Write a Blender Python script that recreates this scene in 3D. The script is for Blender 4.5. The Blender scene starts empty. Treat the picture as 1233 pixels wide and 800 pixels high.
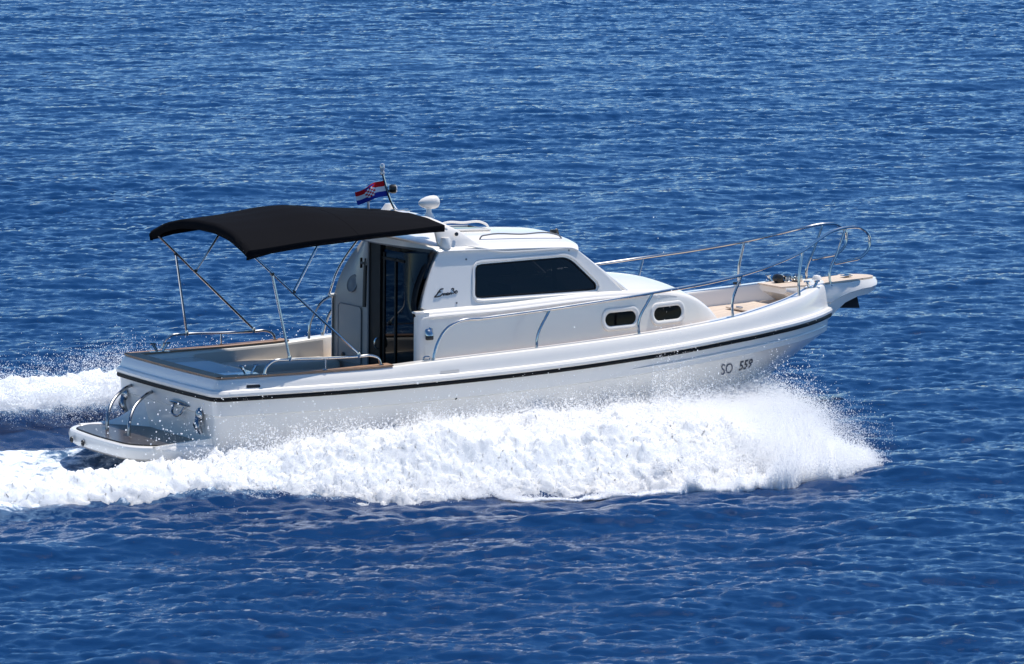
import bpy, math, random
import numpy as np
from mathutils import Vector, Matrix
from mathutils.bvhtree import BVHTree
from math import radians, sin, cos, pi, sqrt

random.seed(7); rng = np.random.default_rng(11)
S = bpy.context.scene
COL = S.collection

# ------------------------------------------------------------------ camera
EL = radians(8.0); DIST = 50.0
CAM = (0.0, -DIST*cos(EL), 1.2 + DIST*sin(EL))
cd = bpy.data.cameras.new('camera'); cam = bpy.data.objects.new('camera', cd); COL.objects.link(cam)
cam.location = CAM; cam.rotation_euler = (radians(90) - EL, 0, 0)
cd.sensor_width = 36; cd.lens = 5200/1233*36; cd.clip_start = 1; cd.clip_end = 20000
S.camera = cam

# ------------------------------------------------------------------ world, sun, exposure
SUN_EL, SUN_AZ = radians(69), radians(52)           # azimuth clockwise from +Y
W = bpy.data.worlds.new('World'); S.world = W; W.use_nodes = True
nt = W.node_tree; nt.nodes.clear()
sky = nt.nodes.new('ShaderNodeTexSky'); sky.sky_type = 'NISHITA'; sky.sun_disc = False
sky.sun_elevation = SUN_EL; sky.sun_rotation = SUN_AZ; sky.air_density = 1.0; sky.dust_density = 0.1; sky.ozone_density = 3.0; sky.altitude = 2500
bg = nt.nodes.new('ShaderNodeBackground'); bg.inputs[1].default_value = 0.13
wo = nt.nodes.new('ShaderNodeOutputWorld')
hs_ = nt.nodes.new('ShaderNodeHueSaturation'); hs_.inputs['Saturation'].default_value = 1.22
nt.links.new(sky.outputs[0], hs_.inputs['Color']); nt.links.new(hs_.outputs[0], bg.inputs[0]); nt.links.new(bg.outputs[0], wo.inputs[0])
sl = bpy.data.lights.new('sun', 'SUN'); sl.energy = 4.6; sl.angle = radians(0.53); sl.color = (1.0, 0.95, 0.88)
so = bpy.data.objects.new('sun', sl); COL.objects.link(so)
sd = Vector((sin(SUN_AZ)*cos(SUN_EL), cos(SUN_AZ)*cos(SUN_EL), sin(SUN_EL)))
so.rotation_euler = sd.to_track_quat('Z', 'Y').to_euler(); so.location = sd*60
S.view_settings.view_transform = 'Standard'; S.view_settings.look = 'None'
S.view_settings.gamma = 1; S.view_settings.use_curve_mapping = False; S.view_settings.exposure = 0.2
S.render.engine = 'CYCLES'
S.cycles.sample_clamp_direct = 2.5; S.cycles.sample_clamp_indirect = 4; S.cycles.max_bounces = 12; S.cycles.diffuse_bounces = 10; S.cycles.transparent_max_bounces = 16

# ------------------------------------------------------------------ boat frame (x to the bow, y to port, z up)
YAW, ROLL, PITCH = radians(30), radians(-0.8), radians(1.2)
BROT = (ROLL, PITCH, YAW)
def _r(ax, a): return np.array(Matrix.Rotation(a, 3, ax))
BR = _r('Z', YAW) @ _r('Y', PITCH) @ _r('X', ROLL)
BO = np.array([-3.75, -1.8, 0.0]) - BR @ np.array([.1, 0, 0])

# ------------------------------------------------------------------ helpers
def pchip(xs, ys, x):
    xs = np.asarray(xs, float); ys = np.asarray(ys, float); x = np.asarray(x, float)
    h = np.diff(xs); d = np.diff(ys)/h; m = np.zeros_like(xs)
    for i in range(1, len(xs)-1):
        if d[i-1]*d[i] > 0: m[i] = 2*d[i-1]*d[i]/(d[i-1]+d[i])
    m[0] = d[0]; m[-1] = d[-1]
    xc = np.clip(x, xs[0], xs[-1]); i = np.clip(np.searchsorted(xs, xc) - 1, 0, len(h)-1)
    t = (xc - xs[i])/h[i]
    return ((2*t**3-3*t**2+1)*ys[i] + (t**3-2*t**2+t)*h[i]*m[i] + (-2*t**3+3*t**2)*ys[i+1] + (t**3-t**2)*h[i]*m[i+1])
def sstep(a, b, x):
    t = np.clip((x-a)/(b-a), 0, 1); return t*t*(3-2*t)

def mat(name, col, rough=.4, metal=0., var=.04, scale=8., bump=0., bscale=60., spec=.5, coat=0., emit=None):
    m = bpy.data.materials.new(name); m.use_nodes = True; n = m.node_tree; b = n.nodes['Principled BSDF']
    tc = n.nodes.new('ShaderNodeTexCoord'); no = n.nodes.new('ShaderNodeTexNoise'); no.inputs['Scale'].default_value = scale
    no.inputs['Detail'].default_value = 6
    n.links.new(tc.outputs['Object'], no.inputs['Vector'])
    mx = n.nodes.new('ShaderNodeMix'); mx.data_type = 'RGBA'
    mx.inputs[6].default_value = tuple(c*(1-var) for c in col)+(1,); mx.inputs[7].default_value = tuple(min(1, c*(1+var)) for c in col)+(1,)
    n.links.new(no.outputs[0], mx.inputs[0]); n.links.new(mx.outputs[2], b.inputs['Base Color'])
    mr = n.nodes.new('ShaderNodeMapRange'); mr.inputs[3].default_value = rough*.85; mr.inputs[4].default_value = min(1, rough*1.2)
    n.links.new(no.outputs[0], mr.inputs[0]); n.links.new(mr.outputs[0], b.inputs['Roughness'])
    b.inputs['Metallic'].default_value = metal; b.inputs['Specular IOR Level'].default_value = spec
    b.inputs['Coat Weight'].default_value = coat
    if bump:
        n2 = n.nodes.new('ShaderNodeTexNoise'); n2.inputs['Scale'].default_value = bscale; n2.inputs['Detail'].default_value = 4
        bp = n.nodes.new('ShaderNodeBump'); bp.inputs['Strength'].default_value = 1; bp.inputs['Distance'].default_value = bump
        n.links.new(tc.outputs['Object'], n2.inputs['Vector']); n.links.new(n2.outputs[0], bp.inputs['Height']); n.links.new(bp.outputs[0], b.inputs['Normal'])
    return m

def teak_mat(name, col, dark, pitch=.055, along='x', caulk=.1):
    m = bpy.data.materials.new(name); m.use_nodes = True; n = m.node_tree; b = n.nodes['Principled BSDF']
    tc = n.nodes.new('ShaderNodeTexCoord'); sp = n.nodes.new('ShaderNodeSeparateXYZ'); n.links.new(tc.outputs['Object'], sp.inputs[0])
    d = n.nodes.new('ShaderNodeMath'); d.operation = 'DIVIDE'; d.inputs[1].default_value = pitch
    n.links.new(sp.outputs[1 if along == 'x' else 0], d.inputs[0])
    fr = n.nodes.new('ShaderNodeMath'); fr.operation = 'FRACT'; n.links.new(d.outputs[0], fr.inputs[0])
    lt = n.nodes.new('ShaderNodeMath'); lt.operation = 'LESS_THAN'; lt.inputs[1].default_value = caulk; n.links.new(fr.outputs[0], lt.inputs[0])
    fl = n.nodes.new('ShaderNodeMath'); fl.operation = 'FLOOR'; n.links.new(d.outputs[0], fl.inputs[0])
    wn = n.nodes.new('ShaderNodeTexWhiteNoise'); wn.noise_dimensions = '1D'; n.links.new(fl.outputs[0], wn.inputs['W'])
    mp = n.nodes.new('ShaderNodeMapping'); n.links.new(tc.outputs['Object'], mp.inputs[0])
    mp.inputs['Scale'].default_value = (3, 60, 20) if along == 'x' else (60, 3, 20)
    no = n.nodes.new('ShaderNodeTexNoise'); no.inputs['Scale'].default_value = 1.5; no.inputs['Detail'].default_value = 5; n.links.new(mp.outputs[0], no.inputs[0])
    ad = n.nodes.new('ShaderNodeMath'); ad.operation = 'MULTIPLY_ADD'; ad.inputs[1].default_value = .5; n.links.new(wn.outputs[0], ad.inputs[0]); n.links.new(no.outputs[0], ad.inputs[2])
    a = n.nodes.new('ShaderNodeMix'); a.data_type = 'RGBA'
    a.inputs[6].default_value = tuple(c*.8 for c in col)+(1,); a.inputs[7].default_value = tuple(min(1, c*1.15) for c in col)+(1,)
    n.links.new(ad.outputs[0], a.inputs[0])
    c2 = n.nodes.new('ShaderNodeMix'); c2.data_type = 'RGBA'; c2.inputs[7].default_value = dark+(1,)
    n.links.new(lt.outputs[0], c2.inputs[0]); n.links.new(a.outputs[2], c2.inputs[6]); n.links.new(c2.outputs[2], b.inputs['Base Color'])
    b.inputs['Roughness'].default_value = .55
    return m

def glass_mat(name, tint, rough=.02):
    m = bpy.data.materials.new(name); m.use_nodes = True; n = m.node_tree; n.nodes.clear()
    o = n.nodes.new('ShaderNodeOutputMaterial'); t = n.nodes.new('ShaderNodeBsdfTransparent'); t.inputs[0].default_value = tint+(1,)
    g = n.nodes.new('ShaderNodeBsdfGlossy'); g.inputs['Roughness'].default_value = rough; g.inputs[0].default_value = (.9, .9, .9, 1)
    lw = n.nodes.new('ShaderNodeLayerWeight'); lw.inputs[0].default_value = .5
    pw = n.nodes.new('ShaderNodeMath'); pw.operation = 'POWER'; pw.inputs[1].default_value = 4.5; n.links.new(lw.outputs['Facing'], pw.inputs[0])
    f = n.nodes.new('ShaderNodeMath'); f.operation = 'MULTIPLY_ADD'; f.inputs[1].default_value = .9; f.inputs[2].default_value = .035; n.links.new(pw.outputs[0], f.inputs[0])
    mx = n.nodes.new('ShaderNodeMixShader'); n.links.new(f.outputs[0], mx.inputs[0]); n.links.new(t.outputs[0], mx.inputs[1]); n.links.new(g.outputs[0], mx.inputs[2])
    n.links.new(mx.outputs[0], o.inputs[0]); return m

M = dict(
    gel=mat('white_gelcoat', (.84, .80, .74), .16, var=.012, scale=2.5, coat=.3),
    gelmat=mat('white_nonskid', (.78, .78, .77), .55, var=.02, scale=5, bump=.0008, bscale=300),
    cream=mat('cream_vinyl', (.72, .66, .57), .5, var=.03, scale=6, bump=.002, bscale=14),
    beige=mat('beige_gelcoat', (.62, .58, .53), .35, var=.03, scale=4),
    bulk=mat('shade_darkened_bulkhead_gelcoat', (.36, .34, .32), .35, var=.04, scale=4), sole=mat('shade_darkened_cockpit_sole', (.14, .14, .15), .5, var=.1, scale=6), shade_vinyl=mat('shade_darkened_vinyl', (.06, .07, .10), .5, var=.08),  # canopy shade painted into the bulkhead, cockpit sole and near cushion colours
    rubber=mat('black_rubber', (.006, .006, .007), .5, var=.1, spec=.2),
    steel=mat('stainless_steel', (.55, .55, .54), .13, 1.0, var=.04, scale=5),
    steel2=mat('shade_darkened_steel', (.30, .31, .33), .2, 1.0, var=.1, scale=5),  # steel with the stern's shade put into its colour
    black=mat('black_plastic', (.012, .012, .013), .35, var=.15),
    canvas=mat('black_canvas', (.0075, .0075, .009), .85, var=.2, scale=5, bump=.003, bscale=5, spec=.02),
    grey=mat('grey_plastic', (.16, .165, .18), .4, var=.08),
    letter=mat('dark_blue_grey_vinyl', (.09, .10, .14), .4, var=.1), letter2=mat('dark_grey_vinyl', (.04, .042, .055), .4, var=.1),
    logo=mat('black_vinyl', (.01, .01, .012), .4),
    varn=teak_mat('varnished_teak', (.30, .18, .11), (.14, .08, .05), .2, caulk=.03),
    teak=teak_mat('weathered_teak', (.62, .50, .39), (.40, .31, .23), .06, caulk=.09),
    wet=teak_mat('wet_teak', (.055, .042, .035), (.012, .01, .009), .06, along='y', caulk=.12),
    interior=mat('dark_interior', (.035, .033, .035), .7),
    iron=mat('galvanised_anchor', (.03, .03, .033), .45, .4, var=.2),
    lamp=mat('lamp_glass', (.6, .6, .62), .1, .3),
    red=mat('flag_red', (.55, .012, .02), .8, spec=.2), wh=mat('flag_white', (.75, .75, .78), .8, spec=.2), bl=mat('flag_blue', (.012, .03, .28), .8, spec=.2),
    tint=glass_mat('tinted_glass', (.035, .037, .042)), smoke=glass_mat('smoked_door_glass', (.025, .035, .045)),
    dark=mat('black_porthole_glass', (.004, .004, .005), .05, spec=.12),
)
M['wet'].node_tree.nodes['Principled BSDF'].inputs['Roughness'].default_value = .28
M['red'].node_tree.nodes['Principled BSDF'].inputs['Specular IOR Level'].default_value = .1

boat = bpy.data.objects.new('motor_boat', None); COL.objects.link(boat)
boat.location = BO; boat.rotation_euler = BROT; boat.empty_display_size = .5
boat['label'] = 'white cabin motorboat with black canopy and steel bow rails speeding across blue sea'
boat['category'] = 'motorboat'

def link(name, me, material, parent=boat, smooth=True, ang=35, label=None):
    o = bpy.data.objects.new(name, me); COL.objects.link(o); o.parent = parent
    if material is not None and len(me.materials) == 0: me.materials.append(material)
    if smooth:
        me.polygons.foreach_set('use_smooth', [True]*len(me.polygons))
        me.set_sharp_from_angle(angle=radians(ang))
    if label: o['label'] = label
    return o
class MB:
    def __init__(s): s.v = []; s.f = []
    def add(s, v, f):
        k = len(s.v); s.v += [tuple(map(float, p)) for p in v]; s.f += [tuple(int(i)+k for i in q) for q in f]; return s
    def box(s, c, d, bev=.006, rot=None):
        import bmesh
        bm = bmesh.new(); bmesh.ops.create_cube(bm, size=1); bmesh.ops.scale(bm, vec=d, verts=bm.verts)
        if bev: bmesh.ops.bevel(bm, geom=bm.edges[:]+bm.verts[:], offset=min(bev, min(d)*.45), segments=2, affect='EDGES', profile=.5)
        if rot is not None: bmesh.ops.transform(bm, matrix=rot.to_4x4(), verts=bm.verts)
        bm.verts.index_update()
        s.add([Vector(c)+v.co for v in bm.verts], [[v.index for v in f.verts] for f in bm.faces]); bm.free(); return s
    def tube(s, pts, r, n=10, sub=6, smooth=True, flat=1.0):
        P = [Vector(p) for p in pts]
        if smooth and len(P) > 2:
            Q = []
            for i in range(len(P)-1):
                p0 = P[max(i-1, 0)]; p1 = P[i]; p2 = P[i+1]; p3 = P[min(i+2, len(P)-1)]
                d1 = (p1-p0).length or 1e-6; d2 = (p2-p1).length; d3 = (p3-p2).length or 1e-6
                m1 = ((p2-p1)/d2 if i == 0 else ((p1-p0)/d1*d2+(p2-p1)/d2*d1)/(d1+d2))*d2
                m2 = ((p2-p1)/d2 if i == len(P)-2 else ((p2-p1)/d2*d3+(p3-p2)/d3*d2)/(d2+d3))*d2
                for k in range(sub):
                    t = k/sub; Q.append((2*t**3-3*t*t+1)*p1+(t**3-2*t*t+t)*m1+(-2*t**3+3*t*t)*p2+(t**3-t*t)*m2)
            Q.append(P[-1]); P = Q
        m = len(P); R = r if hasattr(r, '__len__') else [r]*m
        if len(R) != m: R = list(np.interp(np.linspace(0, 1, m), np.linspace(0, 1, len(R)), R))
        T = [(P[min(i+1, m-1)]-P[max(i-1, 0)]).normalized() for i in range(m)]
        up = Vector((0, 0, 1)) if abs(T[0].z) < .9 else Vector((1, 0, 0)); a = T[0].cross(up).normalized(); V = []
        for i in range(m):
            a = (a - T[i]*a.dot(T[i])).normalized(); b = T[i].cross(a)
            for k in range(n): V.append(P[i]+(a*cos(2*pi*k/n)+b*sin(2*pi*k/n)*flat)*R[i])
        F = [(i*n+k, i*n+(k+1) % n, (i+1)*n+(k+1) % n, (i+1)*n+k) for i in range(m-1) for k in range(n)]
        F += [tuple(range(n))[::-1], tuple((m-1)*n+k for k in range(n))]
        return s.add(V, F)
    def lathe(s, prof, c, axis=(0, 0, 1), n=24):      # prof: (r, h)
        q = Vector((0, 0, 1)).rotation_difference(Vector(axis)); V = []
        for r, h in prof:
            for k in range(n): V.append(Vector(c)+q @ Vector((r*cos(2*pi*k/n), r*sin(2*pi*k/n), h)))
        m = len(prof)
        F = [(i*n+k, i*n+(k+1) % n, (i+1)*n+(k+1) % n, (i+1)*n+k) for i in range(m-1) for k in range(n)]
        F += [tuple(range(n))[::-1], tuple((m-1)*n+k for k in range(n))]
        return s.add(V, F)
    def grid(s, G, flip=False):                        # G: (n, m, 3)
        n, m, _ = G.shape
        F = [(i*m+j, i*m+j+1, (i+1)*m+j+1, (i+1)*m+j) for i in range(n-1) for j in range(m-1)]
        if flip: F = [f[::-1] for f in F]
        return s.add(G.reshape(-1, 3), F)
    def loft(s, rings, closed=True, caps=False):
        n = len(rings[0]); V = [p for r in rings for p in r]; F = []
        for i in range(len(rings)-1):
            for k in range(n if closed else n-1): F.append((i*n+k, i*n+(k+1) % n, (i+1)*n+(k+1) % n, (i+1)*n+k))
        if caps: F += [tuple(range(n))[::-1], tuple((len(rings)-1)*n+k for k in range(n))]
        return s.add(V, F)
    def me(s, name):
        m = bpy.data.meshes.new(name); m.from_pydata(s.v, [], s.f); m.validate(); m.update()
        import bmesh
        bm = bmesh.new(); bm.from_mesh(m); bmesh.ops.recalc_face_normals(bm, faces=bm.faces); bm.to_mesh(m); bm.free(); return m
    def build(s, name, material, parent=boat, ang=35, label=None):
        return link(name, s.me(name), material, parent, True, ang, label)

def rrect(x0, z0, x1, z1, r, n=6):                     # rounded rectangle, CCW
    P = []
    for cx, cz, a in ((x1-r, z1-r, 0), (x0+r, z1-r, 90), (x0+r, z0+r, 180), (x1-r, z0+r, 270)):
        for k in range(n+1):
            t = radians(a+90*k/n); P.append((cx+r*cos(t), cz+r*sin(t)))
    return P
def round_poly(pts, r, n=5):
    out = []; m = len(pts)
    for i in range(m):
        p = Vector(pts[i]); a = Vector(pts[i-1])-p; b = Vector(pts[(i+1) % m])-p
        rr = min(r[i] if hasattr(r, '__len__') else r, a.length*.45, b.length*.45)
        A = p+a.normalized()*rr; B = p+b.normalized()*rr
        for k in range(n+1):
            t = k/n; out.append(tuple((1-t)**2*A+2*t*(1-t)*p+t*t*B))
    return out
def resample(loop, n):
    P = np.array(loop+[loop[0]], float); d = np.r_[0, np.cumsum(np.linalg.norm(np.diff(P, axis=0), axis=1))]
    t = np.linspace(0, d[-1], n, endpoint=False); return np.stack([np.interp(t, d, P[:, 0]), np.interp(t, d, P[:, 1])], 1)
def angle_sample(loop, c, n):                          # ray-sample a star-shaped loop about c
    P = np.array(loop+[loop[0]], float)-np.array(c); out = []
    for k in range(n):
        a = 2*pi*k/n; d = np.array([cos(a), sin(a)]); best = None
        for i in range(len(P)-1):
            e = P[i+1]-P[i]; den = d[0]*e[1]-d[1]*e[0]
            if abs(den) < 1e-12: continue
            t = (P[i][0]*e[1]-P[i][1]*e[0])/den; u = (P[i][0]*d[1]-P[i][1]*d[0])/den
            if t > 0 and -1e-6 <= u <= 1+1e-6: best = t if best is None else max(best, t)
        out.append(np.array(c)+d*best)
    return np.array(out)

# ================================================================== HULL
XE = 8.80
RUBD = ([0, .03, .12, .25, .5, .85, 1.4, 1.95, 3.3, 4.75, 6.5, 8.8], [0, .13, .28, .40, .60, .81, 1.04, 1.21, 1.42, 1.48, 1.43, 1.29])
CHD = ([0, .3, 1., 2., 3., 4.5, 6.2, 7.6], [0, .15, .54, .93, 1.12, 1.24, 1.23, 1.14])
def rub_z(x): return pchip([0, 1.2, 2.25, 3.85, 5.6, 6.9, 7.7, 8.5, 8.85], [.845, .857, .885, .955, 1.066, 1.165, 1.215, 1.262, 1.275], x)
def cap_z(x): return pchip([0, 1.9, 2.5, 3.85, 5.27, 6.7, 7.94, 8.5, 8.85], [1.06, 1.10, 1.14, 1.215, 1.30, 1.41, 1.555, 1.64, 1.67], x)
NS, NC, NT = 90, 10, 14
def ring_plan(tab, xe, rc=.22, xt=0.):
    d = np.sqrt(np.array(tab[0])); u = np.linspace(0, 1, NS)
    L = xe-(xt+rc); D = L*u**2; y = pchip(d, tab[1], np.sqrt(D)); x = xe-D
    yc = y[-1]; a = np.linspace(0, pi/2, NC+1)[1:]
    cx = xt+rc-rc*np.sin(a); cy = yc-rc+rc*np.cos(a)
    ty = np.linspace(yc-rc, 0, NT+1)[1:]; tx = np.full(NT, xt)+0.0-.03*(1-(ty/(yc-rc))**2)
    P = np.stack([np.r_[x, cx, tx], -np.r_[y, cy, ty]], 1)
    Q = P[1:-1][::-1].copy(); Q[:, 1] *= -1
    return np.vstack([P, Q])
base = ring_plan(RUBD, XE, rc=.13, xt=-.055)
def off(P, o):
    T = np.roll(P, -1, 0)-np.roll(P, 1, 0); T /= np.linalg.norm(T, axis=1)[:, None]
    N = np.stack([T[:, 1], -T[:, 0]], 1)
    if (N[NS//2, 1] > 0): N = -N
    R = P+N*o
    h = len(P)//2
    R[0, 1] = 0; R[:h, 1] = np.minimum(R[:h, 1], 0); R[h+1:, 1] = np.maximum(R[h+1:, 1], 0)
    return R
def R3(P, z): return np.column_stack([P, z if hasattr(z, '__len__') else np.full(len(P), z)])
ch = ring_plan(CHD, 7.75, rc=.12, xt=.0)
chz = pchip([0, 3, 5, 6.5, 7.3, 7.75], [-.02, .0, .05, .16, .28, .36], ch[:, 0])
rz0 = rub_z(base[:, 0]); cz0 = cap_z(base[:, 0])
xn = np.clip((base[:, 0]-4.5)/4.2, 0, 1)               # 0 aft .. 1 at the bow
rings = []
kel = ch.copy(); kel[:, 1] *= .04; kel[:, 0] = .06+(kel[:, 0]-.06)*.93
rings.append(R3(kel, pchip([0, 5, 6.5, 7.3], [-.42, -.42, -.25, .05], kel[:, 0])))
c0 = ch.copy(); c0[:, 1] *= .95; rings.append(R3(c0, chz-.03)); rings.append(R3(ch, chz))
kb = off(base, -.035); kz = rz0-.20
for v in np.linspace(.12, 1, 9):
    p = 1+.45*xn
    w = v**p
    q = ch*(1-v)+kb*v; q[:, 1] = ch[:, 1]*(1-w)+kb[:, 1]*w
    rings.append(R3(q, chz*(1-v)+kz*v))
rings.append(R3(off(base, -.018), rz0-.188)); rings.append(R3(off(base, -.012), rz0-.10)); rings.append(R3(off(base, -.004), rz0-.028))
rings.append(R3(off(base, .002), rz0+.02))
bulw = [(.030, .0245), (.044, .036), (.046, .062), (.030, .090), (.0, .100), (-.006, .112), (-.012, .135)]
for o, dz in bulw: rings.append(R3(off(base, o), rz0+dz))
top = off(base, -.085)
for t in (.35, .7): rings.append(R3(off(base, -.012-.025*t), (rz0+.135)*(1-t)+(cz0-.03)*t))
rings.append(R3(off(base, -.044), cz0-.028)); rings.append(R3(off(base, -.055), cz0-.010)); rings.append(R3(off(base, -.075), cz0))
rings.append(R3(off(base, -.215), cz0)); rings.append(R3(off(base, -.232), cz0-.012))
def deck_z(x): return np.where(x < 2.56, .38, cap_z(x)-.24+0*x)
inn = off(base, -.24); rings.append(R3(inn, cz0-.03)); rings.append(R3(off(base, -.25), deck_z(inn[:, 0])-.01))
hull_mb = MB().loft(rings)
nb = len(base)
hull_mb.add(rings[0], [(0, i, i+1) for i in range(1, nb-1)])
hull = hull_mb.build('hull', M['gel'], ang=24)
hb = BVHTree.FromPolygons([Vector(v) for v in hull_mb.v], [f for f in hull_mb.f])
def on_hull(x, z, o=.004):
    h = hb.ray_cast(Vector((x, -4, z)), Vector((0, 1, 0)))
    if h[0] is None: return Vector((x, -1.4, z))
    n = h[1] if h[1].y < 0 else -h[1]
    return h[0]+n*o

rr = [R3(off(base, .004), rz0-.026), R3(off(base, .028), rz0-.022), R3(off(base, .036), rz0-.005), R3(off(base, .034), rz0+.012), R3(off(base, .028), rz0+.0235), R3(off(base, .004), rz0+.0235)]
rail = MB().loft(rr+[rr[0]]).build('rub_rail', M['rubber'])
# thin steel strip on the rub rail's lower lip
# spray rail: a thin knuckle high on the bow, and a low one along the side
m = MB()
for s in (-1, 1):
    pts = []
    for x in np.linspace(5.2, 8.55, 22):
        h = on_hull(x, float(rub_z(x))-.115, .002); pts.append((h.x, h.y*-s, h.z))
    m.tube(pts, [.004]+[.016]*8+[.02]*3, n=8, sub=2)
m.build('bow_knuckle_moulding', M['gel'])

# decks ------------------------------------------------------------
def deck_sheet(x0, x1, zf, ofs, nx=40, ny=14):
    h = NS+NC
    P = off(base, ofs)[:h]; o = np.argsort(P[:, 0]); xs = np.linspace(x0, x1, nx)
    b = -np.interp(xs, P[o, 0], P[o, 1]); G = np.zeros((nx, ny, 3))
    for i in range(nx):
        G[i, :, 0] = xs[i]; G[i, :, 1] = np.linspace(-b[i], b[i], ny); G[i, :, 2] = zf(xs[i])+.03*(1-(G[i, :, 1]/max(b[i], .01))**2)
    return G
MB().grid(deck_sheet(2.56, 8.53, lambda x: float(cap_z(x))-.25+.05*float(sstep(6.2, 7, np.array(x))), -.235, 70)).build('deck', M['teak'])
MB().grid(deck_sheet(6.72, 8.42, lambda x: float(cap_z(x))-.242+.05, -.27, 40)).build('foredeck_planking', M['teak'], label='pale sunlit teak foredeck planks')
MB().grid(deck_sheet(.06, 2.60, lambda x: .36, -.20, 20)).build('cockpit_floor', M['sole'])
# foredeck hatch
z = float(cap_z(7.85))-.20
hx = MB(); hx.add([(x, y, z+.02) for x, y in []], [])
hx.box((7.75, -.02, float(cap_z(7.75))-.145), (.46, .5, .02), .008, Matrix.Rotation(radians(-6.2), 3, 'Y')); hatch = hx.build('foredeck_hatch', M['teak'])
MB().box((7.56, -.02, float(cap_z(7.56))-.122), (.03, .12, .02), .006).build('hinge', M['steel'], hatch)
# aft deck lid
ad = MB().box((.47, 0, .985), (.74, 2.06, .06), .02); ad.box((.80, 0, .68), (.05, 2.1, .60), .012); ad.build('aft_deck', M['gel'])
MB().box((.47, .1, 1.018), (.60, .95, .014), .006).build('locker_lid', M['gelmat'])
# teak cap rail round the stern
h0 = NS+NC+NT; sel = [i for i in range(len(base)) if base[i, 0] < 2.16]
def cap_strip(oo, oi, dz, z1):
    A, B = off(base, oo), off(base, oi)
    rr = []
    for i in sel:
        zc = cz0[i]
        rr.append([(A[i, 0], A[i, 1], zc+z1), (A[i, 0], A[i, 1], zc+z1+dz), (B[i, 0], B[i, 1], zc+z1+dz), (B[i, 0], B[i, 1], zc+z1)])
    return MB().loft(rr, closed=True, caps=True)
cap_strip(-.05, -.225, .018, .003).build('teak_cap_rail', M['varn'])
# inside coaming of the cockpit (cream) on both sides
for s in (-1, 1):
    xs = np.linspace(.84, 2.55, 18); P = off(base, -.256)[:NS+NC]; o = np.argsort(P[:, 0]); b = -np.interp(xs, P[o, 0], P[o, 1])
    G = np.array([[(x, s*bb, float(cap_z(x))-.035), (x, s*(bb-.012), .9), (x, s*(bb-.02), .40)] for x, bb in zip(xs, b)])
    MB().grid(G).build('cockpit_coaming', M['beige'])
    # side bench: seat base and cushion
    sec = lambda x, y0, y1, z0, z1, r: [(x, s*p[0], p[1]) for p in rrect(y0, z0, y1, z1, r, 4)]
    y1 = 1.13
    f = MB().loft([sec(x, .70, y1, .40, .80, .03) for x in (.86, 1.2, 2.0, 2.54)], caps=True).build('bench_seat', M['beige'])
    MB().loft([sec(x, .68+dd, y1-.0-dd*.3, .80, .93-dd*.6, .045-.3*dd) for x, dd in ((.87, .04), (.90, .01), (.95, 0), (1.7, 0), (2.44, 0), (2.50, .01), (2.53, .04))], caps=True).build('cushion', M['cream' if s > 0 else 'shade_vinyl'], f)  # near cushion coloured dark to stand for the shade on it
# hull openings and small marks
def hull_patch(name, x0, z0, x1, z1, r, material, o=.004, slope=0., parent=boat, label=None, rim=None):
    L = rrect(x0, z0, x1, z1, r, 5); cx, cz = (x0+x1)/2, (z0+z1)/2
    V = [on_hull(cx, cz, o)]+[on_hull(x, z+slope*(x-cx), o) for x, z in L]; n = len(L)
    ob = MB().add(V, [(0, i+1, (i+1) % n+1) for i in range(n)]).build(name, material, parent, label=label)
    if rim:
        MB().tube([on_hull(x, z+slope*(x-cx), o) for x, z in L]+[on_hull(*[(L[0][0]), L[0][1]+slope*(L[0][0]-cx)], o)], .006, n=6, sub=1, smooth=False).build('rim', rim, ob)
    return ob
hull_patch('scupper', .31, .958, .475, .992, .016, M['black'])
hull_patch('hull_vent', 2.66, 1.012, 2.90, 1.040, .012, M['beige'], slope=.04, label='small cream strip on the hull side')
hull_patch('through_hull_fitting', 2.86, .70, 2.885, .725, .012, M['black'])

# registration letters on the bow
def text_on(body, x, z, h, slope, name, material, surf, shear=.3, off_=.006, bold=.01, sx=1.0, parent=boat):
    c = bpy.data.curves.new(name, 'FONT'); c.body = body; c.size = 1; c.shear = shear; c.offset = bold; c.resolution_u = 3
    o = bpy.data.objects.new('tmp', c); COL.objects.link(o); dg = bpy.context.evaluated_depsgraph_get(); dg.update()
    me = bpy.data.meshes.new_from_object(o.evaluated_get(dg)); bpy.data.objects.remove(o)
    import bmesh
    bm = bmesh.new(); bm.from_mesh(me); bmesh.ops.triangulate(bm, faces=bm.faces); bmesh.ops.subdivide_edges(bm, edges=[e for e in bm.edges if e.calc_length() > .35], cuts=1); bmesh.ops.triangulate(bm, faces=bm.faces)
    for v in bm.verts:
        u, w = v.co.x*h*sx/.7, v.co.y*h/.7
        v.co = surf(x+u, z+w+slope*u, off_)
    bm.to_mesh(me); bm.free(); me.materials.clear()
    return link(name, me, material, parent, False)
def bow_frame(x0, z0):
    P0 = on_hull(x0, z0, 0); h = hb.ray_cast(Vector((x0+.25, -4, z0+.06)), Vector((0, 1, 0))); n = h[1] if h[1].y < 0 else -h[1]
    t = Vector((0, 0, 1)).cross(n); t = (t if t.x > 0 else -t).normalized(); u = n.cross(t); u = u if u.z > 0 else -u
    def f(X_, Z_, o):
        p = P0+(t+.094*u)*X_+(-.124*t+.169*u)*Z_; h = hb.ray_cast(p+n*.8, -n)
        return (h[0]+n*o) if h[0] is not None else p
    return f
bf = bow_frame(6.625, .738)
text_on('SO', 0, 0, 1, 0, 'registration_letters', M['letter'], lambda a, b, o: bf(a*.118, b, o), shear=0, bold=.008, sx=1.0)
text_on('559', 1.90/.7*1.02, 0, 1, 0, 'registration_digits', M['letter2'], lambda a, b, o: bf(a*.118, b, o), shear=0, bold=.02, sx=1.0)


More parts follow.
